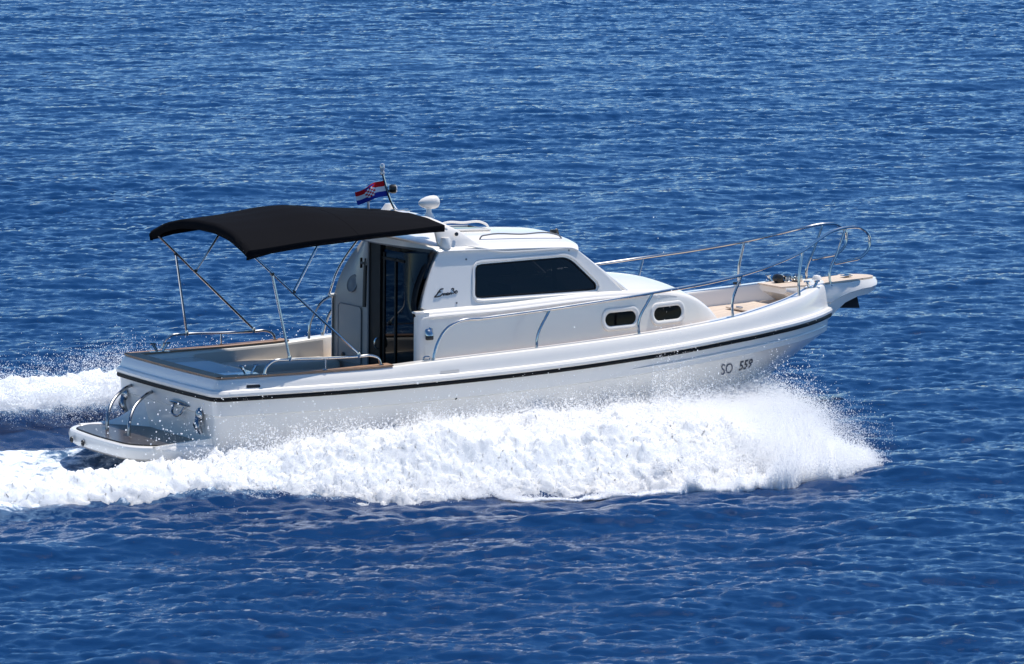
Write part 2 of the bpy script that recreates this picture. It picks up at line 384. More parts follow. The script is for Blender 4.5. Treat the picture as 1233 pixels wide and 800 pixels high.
# ================================================================== SWIM PLATFORM
def plat_outline(ins, z, k=1.0):
    P = round_poly([(.10, -1.16+ins), (-.45, -1.12+ins), (-.90+ins, -.86+ins), (-.96+ins, 0), (-.90+ins, .86-ins), (-.45, 1.12-ins), (.10, 1.16-ins)], [.0, .25, .3, .5, .3, .25, .0], 7)
    return [(x, y*k, z) for x, y in P]
pl = MB().loft([plat_outline(.16, .14), plat_outline(.06, .155), plat_outline(.012, .19), plat_outline(.0, .27), plat_outline(.012, .315), plat_outline(.03, .33), plat_outline(.09, .325)], caps=True).build('swim_platform', M['gel'])
MB().loft([[(x*1.015-.01, y*1.012, z) for x, y in round_poly([(.0, -1.02), (-.42, -1.0), (-.82, -.76), (-.87, 0), (-.82, .76), (-.42, 1.0), (.0, 1.02)], [.0, .2, .25, .4, .25, .2, .0], 6)] for z in (.318, .331)], caps=True).build('planking_edge', M['rubber'], pl)
pt = round_poly([(.0, -1.02), (-.42, -1.0), (-.82, -.76), (-.87, 0), (-.82, .76), (-.42, 1.0), (.0, 1.02)], [.0, .2, .25, .4, .25, .2, .0], 6)
MB().loft([[(x, y, .322) for x, y in pt], [(x, y, .336) for x, y in pt]], caps=True).build('teak_planking', M['wet'], pl, label='dark wet teak on the stern platform')
# sweeping fillets between platform and transom
for s in (-1, 1):
    G = []
    for t in np.linspace(0, 1, 12):
        x = -.66+.66*t; zt = .34+.40*t**4 if s > 0 else .33+.07*t
        yo = 1.0-.42*t**2.2 if s > 0 else 1.04+.08*t
        G.append([(x, s*yo, .30), (x, s*(yo-.01), zt), (x, s*(yo-.07), zt-.0), (x, s*(yo-.12-(.10 if s > 0 else .25)*t), .30)])
    MB().loft(G, closed=False).build('side_fillet', M['gel'], pl)
for y in (.52, .22):
    MB().lathe([(.035, 0), (.035, .012), (.024, .016), (.02, .006)], (-.952, y, .235), (-1, 0, 0), 16).build('exhaust_outlet', M['black'], pl)
# boarding hoops from platform to transom
for y in (.84, .27):
    MB().tube([(-.60, y-.45, .33), (-.58, y-.42, .48), (-.46, y-.30, .62), (-.25, y-.12, .72), (0.0, y+.06, .78)] if 0 else
              [(-.55, y-.38, .33), (-.54, y-.37, .46), (-.45, y-.27, .60), (-.26, y-.12, .71), (-.0, y+.08, .765)], .020, n=10).build('boarding_rail', M['steel2'])
# stern mooring fittings: hawse cleats and folding ladder grip
for y in (-.90, 1.04):
    c = MB(); Rm = Matrix.Rotation(radians(0), 3, 'X')
    c.lathe([(.0, 0), (.075, .0), (.08, .010), (.066, .024), (.036, .04), (.0, .045)], (-.06, y, .635), (-1, 0, 0), 20)
    c.tube([(-.08, y, .60), (-.11, y-.05, .54), (-.08, y-.08, .44)], [.038, .036, .024], n=10)
    c.tube([(-.08, y, .60), (-.10, y+.03, .54), (-.08, y+.035, .47)], [.034, .028, .016], n=10)
    c.build('stern_hawse', M['steel2'])
g = MB().tube([(-.07, -.16, .70), (-.09, -.26, .715), (-.09, -.52, .715), (-.07, -.66, .70)], [.012, .032, .032, .012], n=10, flat=.6)
g.tube([(-.08, -.30, .70), (-.12, -.32, .61), (-.12, -.52, .60), (-.08, -.55, .68)], .014, n=8); g.build('folding_step', M['steel2'])
MB().lathe([(.0, 0), (.035, 0), (.035, .02), (.0, .03)], (-.03, .42, .70), (-1, 0, 0), 14).build('transom_light', M['steel'])

# ================================================================== CABIN TRUNK
TZ = ([2.5, 2.65, 3.64, 5.19, 5.75, 6.02, 6.25, 6.42, 6.58, 6.74, 6.88, 6.99], [1.60, 1.665, 1.70, 1.775, 1.765, 1.74, 1.695, 1.635, 1.545, 1.42, 1.27, 1.13])
def tr_sh(x): return pchip(*TZ, x)                     # shoulder height
def tr_w(x): return pchip([2.5, 4, 5.2, 6.0, 6.6, 6.9], [1.06, 1.07, 1.04, .96, .84, .76], x)
def tr_crown(x): return pchip([2.5, 5.3, 6.0, 6.5, 6.9], [.14, .10, .10, .07, .05], x)
G = []
xs = np.r_[np.linspace(2.67, 6.0, 36), np.linspace(6.05, 6.99, 24)]
for x in xs:
    zs, w, cr, zb = float(tr_sh(x)), float(tr_w(x)), float(tr_crown(x)), float(cap_z(x))-.27
    half = [(w+.03, zb), (w+.018, zb+.12*(zs-zb)), (w-.005, zb+.6*(zs-zb)), (w-.02, zs-.10), (w-.026, zs-.055), (w-.035, zs-.032), (w-.055, zs-.012), (w-.085, zs), (w-.13, zs+.008)]
    for k in range(1, 9):
        t = k/8; half.append(((w-.13)*(1-t), zs+.008+cr*(1-(1-t)**2)))
    row = [(x, -y, z) for y, z in half]+[(x, y, z) for y, z in half[::-1][1:]]
    G.append(row)
G = np.array(G)
tm = MB().grid(G)
trunk = tm.build('cabin_trunk', M['gel'], ang=50)
tb = BVHTree.FromPolygons([Vector(v) for v in tm.v], tm.f)
def on_trunk(x, z, o=.004):
    h = tb.ray_cast(Vector((x, -4, z)), Vector((0, 1, 0)))
    if h[0] is None: return Vector((x, -1.05, z))
    n = h[1] if h[1].y < 0 else -h[1]
    return h[0]+n*o
# moulded side ledge above the trunk side
for s in (-1, 1):
    rr = []
    for x in np.linspace(2.62, 6.1, 50):
        p = on_trunk(max(x, 2.68), float(tr_sh(x))-.075, 0); k = 1-float(sstep(5.2, 6.1, np.array(x)))
        rr.append([(x, s*abs(p.y)-s*.02, p.z-.025), (x, s*abs(p.y)+s*.022*k, p.z-.012), (x, s*abs(p.y)+s*.028*k, p.z+.008), (x, s*abs(p.y)+s*.015*k, p.z+.024), (x, s*abs(p.y)-s*.02, p.z+.03)])
    MB().loft(rr, closed=True, caps=True).build('side_moulding', M['gel'], trunk)
# portholes
for s in (-1, 1):
    for (xa, xb, zc) in ((5.05, 5.48, 1.462), (5.745, 6.16, 1.487)):
        hh = .078; slope = .03
        L = rrect(xa, zc-hh, xb, zc+hh, hh*.98, 7); cx = (xa+xb)/2
        pt = lambda x, z, o: (lambda v: (v.x, v.y*-s, v.z))(on_trunk(x, z+slope*(x-cx), o))
        def ring(g, o): return [pt(x+(x-cx)*g/((xb-xa)/2), z+(z-zc)*g/hh, o) for x, z in L]
        rgs = [ring(.055, .001), ring(.05, .014), ring(.035, .020), ring(.018, .018), ring(.0, .006), ring(-.006, -.012)]
        fr = MB().loft(rgs).build('porthole', M['gel'])
        n = len(L); V = [pt(cx, zc, .001)]+ring(-.002, .003)
        # glass sits just inside the frame
        MB().add(V, [(0, i+1, (i+1) % n+1) for i in range(n)]).build('glass', M['dark'], fr)
# chrome cowl vent on the trunk side
cv = MB(); c0 = on_trunk(2.70, 1.41, 0)
G = []
for t in np.linspace(0, 1, 9):
    a = t*pi/2; zc = 1.47-.075*t; w = .055; d = .012+.055*sin(a)
    G.append([(2.72+w*cos(b), c0.y+.005-d*max(sin(b), 0)-.002, zc+.03*(1-t)*0) for b in np.linspace(0, pi, 12)])
top_ = [(2.72, c0.y+.005, 1.49)]*12
cv.grid(np.array([top_]+G))
vent = cv.build('cowl_vent', M['steel'], ang=60)
MB().box((2.72, c0.y-.022, 1.372), (.088, .05, .055), .012).build('vent_mouth', M['black'], vent)

# ================================================================== DECKHOUSE
def wy(z): return np.interp(z, [1.6, 2.34], [.985, .845])       # half width of the house at height z
sidez = [(2.66, 1.66), (2.70, 1.80), (2.77, 1.97), (2.86, 2.16), (2.97, 2.335), (3.7, 2.315), (4.62, 2.325), (4.76, 2.28), (5.08, 2.02), (5.42, 1.70), (5.30, 1.66), (4, 1.62)]
outer = round_poly(sidez, [.02, .05, .05, .05, .03, .05, .12, .08, .05, .04, .03, .05], 4)
win = round_poly([(3.385, 1.775), (3.425, 2.145), (4.60, 2.185), (4.70, 2.14), (4.995, 1.865), (4.99, 1.80)], [.055, .06, .05, .05, .04, .03], 5)
WC = (4.1, 1.98); NWN = 160
So, Wi = angle_sample(outer, WC, NWN), angle_sample(win, WC, NWN)
def grow(P, g):
    T = np.roll(P, -1, 0)-np.roll(P, 1, 0); T /= np.linalg.norm(T, axis=1)[:, None]; return P+np.stack([T[:, 1], -T[:, 0]], 1)*g
def s3(P, s, o): return [(x, s*(float(wy(z))+o), z) for x, z in P]
for s in (-1, 1):
    wall = MB().loft([s3(So, s, -.05), s3(So, s, -.008), s3((So-np.array(WC))*.992+WC, s, 0), s3(So*.5+grow(Wi, .06)*.5, s, 0), s3(grow(Wi, .055), s, 0), s3(grow(Wi, .04), s, -.015), s3(Wi, s, -.018), s3(Wi, s, -.05)]).build('cabin_side', M['gel'], ang=30)
    fr = MB().loft([s3(grow(Wi, .054), s, .0), s3(grow(Wi, .049), s, .012), s3(grow(Wi, .030), s, .013), s3(grow(Wi, .020), s, -.012), s3(grow(Wi, .0), s, -.014)]).build('side_window', M['gel'])
    MB().add([(WC[0], s*(float(wy(WC[1]))-.022), WC[1])]+s3(Wi, s, -.022), [(0, i+1, (i+1) % NWN+1) for i in range(NWN)]).build('pane', M['tint'], fr)
    MB().loft([s3(grow(Wi, .004), s, -.012), s3(grow(Wi, -.014), s, -.012), s3(grow(Wi, -.014), s, -.03)]).build('window_seal', M['rubber'], fr)
    MB().box((4.46, s*(float(wy(1.98))-.036), 1.98), (.05, .012, .36), .004, Matrix.Rotation(radians(-s*-10.7), 3, 'X')).build('window_divider', M['black'], fr)
    for xx in (3.60, 4.02, 4.42):
        MB().box((xx, s*(float(wy(1.75))+.003), 1.742), (.09, .006, .008), .002).build('drain_slot', M['grey'], fr)
    for xx, zz in ((3.30, 2.215), (3.13, 1.735), (4.66, 2.262)):
        MB().lathe([(0, 0), (.011, 0), (.011, .006), (0, .008)], (xx, s*float(wy(zz)), zz), (0, s, 0), 10).build('screw_cover', M['grey'])
# roof slab
def rf_w(x): return pchip([2.4, 4.4, 4.75, 5.0, 5.15, 5.25], [.875, .875, .85, .74, .55, .25], x)
def rf_z(x): return pchip([2.45, 3.2, 4.2, 4.7, 4.95, 5.25], [2.335, 2.325, 2.315, 2.30, 2.265, 2.18], x)
G = []
for u in np.linspace(0, 1, 44):
    row = []
    for v in np.linspace(-1, 1, 33):
        x0 = 2.52+.43*abs(v)**2.2; x1 = 4.98-.20*abs(v)**2.4; x = x0+(x1-x0)*u; y = .875*v
        e = max(abs(v)-.90, 0)/.10; fz = .10*(1-abs(v)**2.2)*(1-.25*u)-.035*e**2
        fz += .028*float(sstep(.70, .62, np.array(abs(v))))*float(sstep(.22, .27, np.array(u)))*float(sstep(.96, .88, np.array(u)))
        ee = max(u-.93, 0)/.07; fz -= .03*ee**2; e2 = max(.035-u, 0)/.035; fz -= .012*e2**2
        row.append((x, y, float(rf_z(x))+.03+fz))
    G.append(row)
G = np.array(G); Bt = G.copy(); Bt[:, :, 2] = np.minimum(G[:, :, 2]-.012, np.array(rf_z(G[:, :, 0]))-.0+.04*(1-(G[:, :, 1]/.875)**2))
rm = MB().grid(G).grid(Bt, True); n, m_ = G.shape[:2]; k = n*m_
edge = [(i, 0) for i in range(n)]+[(n-1, j) for j in range(1, m_)]+[(i, m_-1) for i in range(n-2, -1, -1)]+[(0, j) for j in range(m_-2, 0, -1)]
for a, b in zip(edge, edge[1:]+edge[:1]):
    ia, ib = a[0]*m_+a[1], b[0]*m_+b[1]; rm.f.append((ia, ib, ib+k, ia+k))
roof = rm.build('cabin_roof', M['gel'], ang=40)
roofb = BVHTree.FromPolygons([Vector(v) for v in rm.v], rm.f)
def rtop(x, y):
    h = roofb.ray_cast(Vector((x, y, 5)), Vector((0, 0, -1))); return h[0].z if h[0] else 2.35
# grey aft fascia under the roof edge
rr = []
for v in np.linspace(-1, 1, 25):
    x = 2.535+.43*abs(v)**2.2; y = .85*v; zt = float(rf_z(x))+.02+.075*(1-abs(v)**2.2)
    rr.append([(x, y, zt), (x+.03, y, zt), (x+.05, y, zt-.075), (x+.02, y, zt-.075)])
MB().loft(rr, caps=True).build('roof_fascia', M['grey'], roof)
# gutter swoosh moulding
for s in (-1, 1):
    P = [(3.30, 2.37), (3.52, 2.33), (3.75, 2.288), (4.1, 2.282), (4.5, 2.288), (4.68, 2.285)]
    MB().tube([(x, s*(float(wy(z))+.012), z) for x, z in P], [.004, .012, .012, .012, .012, .004], n=8).build('gutter_moulding', M['gel'], roof)
# roof hatch, hand rails, wipers
hz = rtop(3.72, .05)
hm = MB()
G = np.array([[(x, y, rtop(x, y)+.014) for y in np.linspace(-.22, .30, 8)] for x in np.linspace(3.42, 3.98, 8)])
hatch2 = hm.grid(G).build('roof_hatch', M['dark'])
L = [(3.42, -.22), (3.98, -.22), (3.98, .30), (3.42, .30), (3.42, -.22)]
MB().tube([(x, y, rtop(x, y)+.016) for x, y in L], .014, n=8, smooth=False).build('hatch_frame', M['gel'], hatch2)
for y, x0, x1, mt, r, hgt in ((.62, 3.75, 4.45, 'gel', .014, .085), (-.60, 3.62, 4.72, 'grey', .009, .05)):
    zt = [rtop(x, y) for x in (x0, x0+.09, (x0+x1)/2, x1-.09, x1)]
    MB().tube([(x0, y, zt[0]-.01), (x0+.03, y, zt[0]+hgt*.7), (x0+.10, y, zt[1]+hgt), ((x0+x1)/2, y, zt[2]+hgt), (x1-.10, y, zt[3]+hgt), (x1-.03, y, zt[4]+hgt*.6), (x1, y, zt[4]-.01)], r, n=8).build('roof_hand_rail', M[mt], label='white rail on the far side of the roof' if y > 0 else 'thin dark rail on the near side of the roof')
wp = MB().tube([(4.80, -.30, rtop(4.80, -.3)), (4.83, -.28, rtop(4.8, -.3)+.05), (4.92, -.2, 2.33)], .012, n=8); wp.box((4.78, -.30, rtop(4.78, -.3)+.02), (.07, .06, .05), .01); wp.box((4.90, -.1, 2.33), (.06, .05, .04), .01)
wp.build('windscreen_wiper', M['black'])
# windscreen: three panes and their pillars
def ws(v, t):                                          # v -1..1 across, t 0 bottom..1 top
    xb, xt = 5.56-.14*abs(v)**2.2, 4.93-.15*abs(v)**2.4; yb, yt = .93*v, .80*v
    zb = float(tr_sh(5.5))+.0+.10*(1-v*v)-.03; zt = 2.24+.0*(1-v*v)
    return (xb+(xt-xb)*t, yb+(yt-yb)*t, zb+(zt-zb)*t)
for a, b in ((-.93, -.36), (-.33, .33), (.36, .93)):
    MB().grid(np.array([[ws(v, t) for v in np.linspace(a, b, 8)] for t in np.linspace(.08, .96, 6)])).build('windscreen_pane', M['tint'])
wsf = MB()
for v in (-.965, -.345, .345, .965): wsf.tube([ws(v, t) for t in np.linspace(0, 1.02, 5)], .032, n=8)
wsf.tube([ws(v, .03) for v in np.linspace(-1, 1, 15)], .03, n=8); wsf.tube([ws(v, .99) for v in np.linspace(-1, 1, 15)], .028, n=8)
wsf.build('windscreen_frame', M['gel'])

# aft bulkhead: panel, door post, glass
def bx(y, z): return 2.59+.34*max((z-1.66)/.68, 0)**1.8*float(sstep(.15, .85, np.array(abs(y))))
def bw(z): return 1.03 if z < 1.60 else float(np.interp(z, [1.60, 1.66, 1.72, 2.34], [1.03, 1.0, .965, .86]))
def panel(y0, y1, z0, z1, dx=0., ny=10, nz=26, clip=True):
    G = []
    for z in np.linspace(z0, z1, nz):
        a, b = (max(y0, -bw(z)), min(y1, bw(z))) if clip else (y0, y1)
        G.append([(bx(y, z)+dx, y, z) for y in np.linspace(a, b, ny)])
    return np.array(G)
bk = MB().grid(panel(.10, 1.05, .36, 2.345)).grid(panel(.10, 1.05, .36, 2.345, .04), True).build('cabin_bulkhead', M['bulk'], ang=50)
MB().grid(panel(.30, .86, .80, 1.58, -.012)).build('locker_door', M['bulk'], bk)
L = [(y, z) for y, z in rrect(.30, .80, .86, 1.58, .05, 4)]; L.append(L[0])
MB().tube([(bx(y, z)-.012, y, z) for y, z in L], .007, n=6, smooth=False).build('locker_trim', M['grey'], bk)
MB().lathe([(0, 0), (.035, 0), (.04, .01), (.02, .02), (0, .02)], (bx(.72, .98)-.015, .72, .98), (-1, 0, 0), 16).build('locker_knob', M['black'], bk)
sp = MB().lathe([(.0, .0), (.105, .0), (.11, .008), (.10, .018), (.085, .012), (.04, .02), (0, .022)], (bx(.55, 1.83)-.0, .55, 1.83), (-.93, -.1, .28), 28).build('speaker', M['grey'], bk)
dp = MB(); dp.grid(panel(-.17, .09, .36, 2.37, -.02, 4)); dp.grid(panel(-.17, .09, .36, 2.37, .05, 4), True)
for y in (-.17, .09): dp.grid(np.array([[(bx(y, z)+d, y, z) for d in (-.02, .05)] for z in np.linspace(.36, 2.37, 12)]))
dp.build('door_frame', M['rubber'], ang=50)
MB().tube([(2.56, .09, 2.36), (2.56, .09, .4)], .011, n=6).build('door_track', M['grey'])
MB().tube([(2.56, .17, 2.08), (2.55, .17, 1.60)], .023, n=10).tube([(2.56, .17, 2.16), (2.55, .17, 2.08)], .010, n=8).build('fire_extinguisher_bracket', M['black'])
MB().box((2.56, .235, 2.10), (.03, .10, .03), .008).box((2.56, .27, 2.10), (.03, .02, .12), .006).build('wall_hook', M['black'])
gd = MB().grid(np.array([[(2.60+.30*max((z-1.66)/.68, 0)*float(sstep(.72, .95, np.array(-y))), y, z) for y in np.linspace(max(-1.0, -bw(z)), -.17, 16)] for z in np.linspace(.38, 2.30, 26)])).build('sliding_glass_door', M['smoke'], ang=60)
MB().tube([(2.57, -.14, 1.28), (2.54, -.14, 1.27), (2.54, -.14, 1.16), (2.57, -.14, 1.15)], .009, n=6).build('door_handle', M['steel'], gd)
MB().tube([(bx(-bw(z), z)-.004, -bw(z)+.035, z) for z in np.linspace(1.60, 2.30, 12)], .034, n=8).build('door_edge_trim', M['rubber'], gd)
MB().box((2.592, -.50, 1.30), (.012, .035, 1.84), .003).box((2.592, -.42, 2.20), (.012, .56, .03), .003).box((2.594, -.22, 1.32), (.010, .05, 1.9), .003).build('door_stile', M['rubber'], gd)
# near aft corner of the cabin side (rounded gelcoat edge below the window line)
for s in (-1, 1):
    G = []
    for z in np.linspace(.9, 1.655, 10):
        w = 1.06; G.append([(2.575+.06*(1-cos(a))-.01, s*(w-.07+.07*sin(a)), z) for a in np.linspace(0, pi/2, 8)]+[(2.72, s*(w+.0), z)])
    MB().grid(np.array(G)).build('cabin_corner', M['gel'])
    MB().box((2.60, s*1.02, 1.655), (.12, .10, .03), .014).build('corner_cap', M['gel'])
# interior: sole, far seat, helm console, seats, wheel
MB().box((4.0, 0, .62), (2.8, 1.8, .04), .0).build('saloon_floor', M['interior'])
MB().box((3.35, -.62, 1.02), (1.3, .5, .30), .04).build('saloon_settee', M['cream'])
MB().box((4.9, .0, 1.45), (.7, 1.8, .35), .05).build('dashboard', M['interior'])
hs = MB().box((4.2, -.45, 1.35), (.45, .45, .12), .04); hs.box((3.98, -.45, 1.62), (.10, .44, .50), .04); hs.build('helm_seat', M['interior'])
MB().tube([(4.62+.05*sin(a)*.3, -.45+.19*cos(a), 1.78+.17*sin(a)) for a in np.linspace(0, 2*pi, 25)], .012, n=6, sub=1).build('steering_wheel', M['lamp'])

# ================================================================== RADAR ARCH and its fittings
ar = []
path = [(-.80, 2.34, 3.00, 3.56), (-.785, 2.42, 2.965, 3.42), (-.765, 2.52, 2.95, 3.27), (-.735, 2.575, 2.93, 3.15), (-.66, 2.62, 2.90, 3.08), (-.54, 2.65, 2.87, 3.04), (-.35, 2.675, 2.84, 3.0), (0, 2.69, 2.80, 2.97)]
path = path+[(-y, z, a, b) for y, z, a, b in path[::-1][1:]]
for i, (y, z, a, b) in enumerate(path):
    p0 = np.array(path[max(i-1, 0)][:2]); p1 = np.array(path[min(i+1, len(path)-1)][:2]); t = (p1-p0)/np.linalg.norm(p1-p0); nn = np.array([t[1], -t[0]])*.028
    r = round_poly([(a, -1), (b, -1), (b, 1), (a, 1)], .02, 3) if 0 else [(a, -.6), (a+.03, -1), (b-.04, -1), (b, -.5), (b, .5), (b-.04, 1), (a+.03, 1), (a, .6)]
    ar.append([(x, y+nn[0]*k, z+nn[1]*k) for x, k in r])
MB().loft(ar, caps=True).build('radar_arch', M['gel'], ang=50)
MB().lathe([(0, 0), (.022, 0), (.022, .012), (0, .014)], (3.20, -.812, 2.50), (0, -1, .2), 14).build('arch_socket', M['black'])
MB().lathe([(.0, 0), (.07, .0), (.075, .05), (.055, .12), (.0, .12)], (3.06, -.80, 2.345), (0, 0, 1), 16).build('arch_foot', M['gel'])
# satellite dome on a stalk
dm = MB().lathe([(.075, 0), (.05, .03), (.030, .07), (.028, .12)], (3.06, -.42, 2.66), (0, 0, 1), 20).build('antenna_stalk', M['gel'])
pr = [(0, -.15), (.022, -.14), (.048, -.108), (.068, -.054), (.077, 0.0), (.077, .045), (.070, .076), (.048, .096), (0, .10)]
MB().lathe(pr, (3.08, -.42, 2.835), Vector((.97, -.1, .06)).normalized(), 26).build('antenna_dome', M['gel'], dm, ang=60)
# flag staff with masthead light
st = MB().tube([(2.93, 0, 2.69), (2.86, 0, 2.72), (2.80, 0, 2.81), (2.735, 0, 2.98), (2.685, 0, 3.14)], .014, n=10); st.box((2.95, 0, 2.71), (.16, .07, .03), .01)
staff = st.build('flag_staff', M['steel'])
MB().lathe([(.018, 0), (.032, .012), (.032, .03), (.02, .035), (.024, .045), (.03, .09), (.022, .125), (0, .13)], (2.68, 0, 3.13), (0, 0, 1), 18).build('masthead_light', M['lamp'], staff)
sl_ = MB().lathe([(.0, 0), (.04, 0), (.052, .02), (.052, .07), (.04, .075), (0, .07)], (2.775, 0, 2.965), Vector((.9, -.3, 0)).normalized(), 18)
sl_.tube([(2.75, 0, 2.94), (2.79, 0, 2.94)], .012, n=6); sl_.build('search_light', M['black'], staff)
MB().lathe([(0, .071), (.042, .074), (.036, .085), (0, .092)], (2.775, 0, 2.965), Vector((.9, -.3, 0)).normalized(), 18).build('search_light_lens', M['lamp'], staff)
MB().lathe([(.10, 0), (.10, .03), (.07, .07), (.05, .10), (0, .105)], (2.83, .10, 2.685), (0, 0, 1), 18).build('gps_antenna', M['gel'])
an = MB().tube([(2.62, .22, 2.62), (2.62, .22, 2.82)], .016, n=8); an.lathe([(.02, 0), (.035, .01), (.035, .06), (.025, .075), (0, .075)], (2.62, .22, 2.81)); an.build('stern_light', M['lamp'])
# flag
ht, hb_, ft, fb = np.array([2.705, 0, 3.07]), np.array([2.765, 0, 2.89]), np.array([2.36, .035, 2.94]), np.array([2.39, .035, 2.79])
NU, NV = 48, 33; V = []
for j in range(NV):
    for i in range(NU):
        u, v = i/(NU-1), j/(NV-1); sag = .0
        p = (ht*(1-v)+hb_*v)*(1-u)+(ft*(1-v)+fb*v)*u
        p = p+np.array([0, .030*sin(u*7.5+v*1.2)*u**.5, .020*sin(u*5.2-.6)*(u*(1-u))**.5*2-.0])
        V.append(p)
fm = bpy.data.meshes.new('flag'); F = [(j*NU+i, j*NU+i+1, (j+1)*NU+i+1, (j+1)*NU+i) for j in range(NV-1) for i in range(NU-1)]
fm.from_pydata([tuple(p) for p in V], [], F)
for k in ('red', 'wh', 'bl'): fm.materials.append(M[k])
idx = []
for j in range(NV-1):
    for i in range(NU-1):
        u, v = (i+.5)/(NU-1), (j+.5)/(NV-1); c = 0 if v < .34 else (1 if v < .67 else 2)
        su, sv = (u-.56)/.34+.5, (v-.47)/.60+.5
        if 0 < su < 1 and 0 < sv < 1 and not (sv > .75 and abs(su-.5) > .5-(sv-.75)*1.0):
            c = 0 if (int(su*5)+int(sv*5)) % 2 == 0 else 1
        if 0 < su < 1 and -.16 < sv < 0: c = 2
        idx.append(c)
fm.polygons.foreach_set('material_index', idx); fm.update()
link('flag', fm, None, staff, ang=80, label='small red, white and blue flag with a checked shield')

# ================================================================== LOGO on the cabin side
def on_side(x, z, o=.004): return Vector((x, -(float(wy(z))+o), z))
strokes = [[(.0, .0), (.07, .05), (.13, .12), (.18, .16), (.24, .165)], [(.085, .085), (.14, .10), (.18, .098)], [(.0, .002), (.08, .0), (.15, .012), (.20, .04)],
           [(.20, .04), (.225, .06), (.235, .03), (.225, .01)], [(.235, .035), (.262, .055), (.275, .03), (.265, .01)], [(.272, .035), (.30, .055), (.31, .03), (.30, .01)],
           [(.36, .055), (.335, .06), (.325, .03), (.34, .012), (.365, .03), (.375, .055), (.37, .015)], [(.385, .012), (.40, .05), (.425, .058), (.43, .03), (.43, .012)],
           [(.44, .13), (.47, .15), (.50, .135), (.475, .10), (.495, .085), (.51, .06), (.48, .035), (.45, .045)], [(.545, .085), (.525, .06), (.535, .035), (.565, .04), (.58, .065), (.57, .088), (.545, .085)]]
lg = MB()
for i, s_ in enumerate(strokes):
    sc = .52
    pts = [on_side(2.848+u*sc, 1.812+w*sc*.95+.05*u*sc, .001) for u, w in s_]
    lg.tube(pts, .0078 if i < 3 else .0066, n=6, sub=4)
lg.build('name_lettering', M['logo'], label='black handwritten name on the cabin side')

# ================================================================== RAILS
R_ = .0185
bow = [(2.62, -1.34, 1.13), (2.655, -1.335, 1.27), (2.80, -1.33, 1.50), (2.95, -1.32, 1.565), (3.3, -1.32, 1.59), (4.14, -1.32, 1.65), (5.53, -1.28, 1.77), (6.4, -1.19, 1.85), (6.87, -1.10, 1.905), (7.5, -.88, 1.995), (8.04, -.64, 2.10), (8.42, -.42, 2.205), (8.70, -.29, 2.28), (8.97, -.25, 2.315), (9.15, -.25, 2.30), (9.27, -.25, 2.20), (9.27, -.25, 2.06), (9.15, -.25, 1.945), (8.97, -.25, 1.91), (8.775, -.25, 1.885)]
posts = [[(3.97, -1.33, 1.20), (3.97, -1.33, 1.31), (4.14, -1.32, 1.65)], [(5.37, -1.27, 1.29), (5.36, -1.27, 1.42), (5.54, -1.28, 1.77)],
         [(6.79, -1.06, 1.40), (6.78, -1.06, 1.57), (6.88, -1.10, 1.905)], [(7.99, -.66, 1.555), (7.98, -.66, 1.70), (8.04, -.64, 2.10)]]
for s in (-1, 1):
    fl = lambda p: (p[0], -s*p[1], p[2])
    r = MB().tube([fl(p) for p in bow], R_, n=10, sub=7).build('bow_rail', M['steel'])
    for P in posts+[[(8.71, -.26, 1.62), (8.70, -.25, 1.77), (8.80, -.25, 2.0), (8.92, -.25, 2.30)]]:
        MB().tube([fl(p) for p in P], .0168, n=10, sub=6).build('stanchion', M['steel'], r)
        b = P[0]; MB().lathe([(.032, -.004), (.032, .006), (.018, .012), (.017, .05)], fl(b), (0, 0, 1), 14).build('rail_foot', M['steel'], r)
    b = bow[0]; MB().lathe([(.032, -.004), (.032, .006), (.018, .012), (.017, .05)], fl(b), (0, 0, 1), 14).build('rail_foot', M['steel'], r)
    # cockpit side rail
    y = s*1.30
    cr = MB().tube([(.53, y, 1.10), (.55, y, 1.17), (.63, y, 1.235), (.82, y, 1.248), (1.28, y, 1.24), (1.72, y, 1.238), (1.86, y, 1.238), (1.95, y, 1.20), (1.985, y, 1.11)], .015, n=10).build('cockpit_rail', M['steel'])
    MB().tube([(1.28, y, 1.10), (1.28, y, 1.24)], .011, n=8).build('rail_post', M['steel'], cr)
    for x in (.53, 1.28, 1.985): MB().lathe([(.030, -.0), (.030, .006), (.018, .01), (0, .012)], (x, y, float(cap_z(x))+.026), (0, 0, 1), 12).build('rail_foot', M['steel'], cr)
    # V shaped aft mooring bollards
    bl = MB().box((.42, s*1.13, 1.085), (.24, .07, .012), .005)
    for d in (-1, 1):
        bl.tube([(.42+d*.035, s*1.13, 1.09), (.42+d*.085, s*1.13, 1.175)], [.016, .018], n=8); bl.tube([(.42+d*.055, s*1.13, 1.178), (.42+d*.125, s*1.13, 1.182)], .012, n=8)
    bl.build('aft_bollard', M['steel'])
    bc = MB()
    for d in (-1, 1):
        bc.tube([(8.33+d*.03, s*.42, 1.615), (8.33+d*.075, s*.42, 1.70)], [.016, .018], n=8); bc.tube([(8.33+d*.04, s*.42, 1.70), (8.33+d*.11, s*.42, 1.703)], .012, n=8)
    bc.box((8.33, s*.42, 1.625), (.2, .07, .012), .005); bc.build('bow_bollard', M['steel'])
    # steel hoop beside the cabin's far aft corner
    if s > 0: MB().tube([(2.33, s*1.12, 1.14), (2.34, s*1.12, 1.30), (2.40, s*1.10, 1.46), (2.48, s*1.07, 1.58), (2.60, s*1.03, 1.655)], .016, n=10).build('corner_grab_rail', M['steel'])
    if s > 0: MB().tube([(bx(.9, z)-.04, s*(bw(z)+.04), z) for z in np.linspace(1.66, 2.36, 8)], .013, n=8).build('cabin_grab_rail', M['steel'])
MB().box((8.0, .72, 1.585), (.09, .05, .03), .006).build('fairlead', M['black'])
MB().box((2.55, -1.32, 1.155), (.10, .06, .012), .004).tube([(2.51, -1.32, 1.155), (2.51, -1.32, 1.18), (2.59, -1.32, 1.18), (2.59, -1.32, 1.155)], .007, n=6).build('deck_fitting', M['steel'])

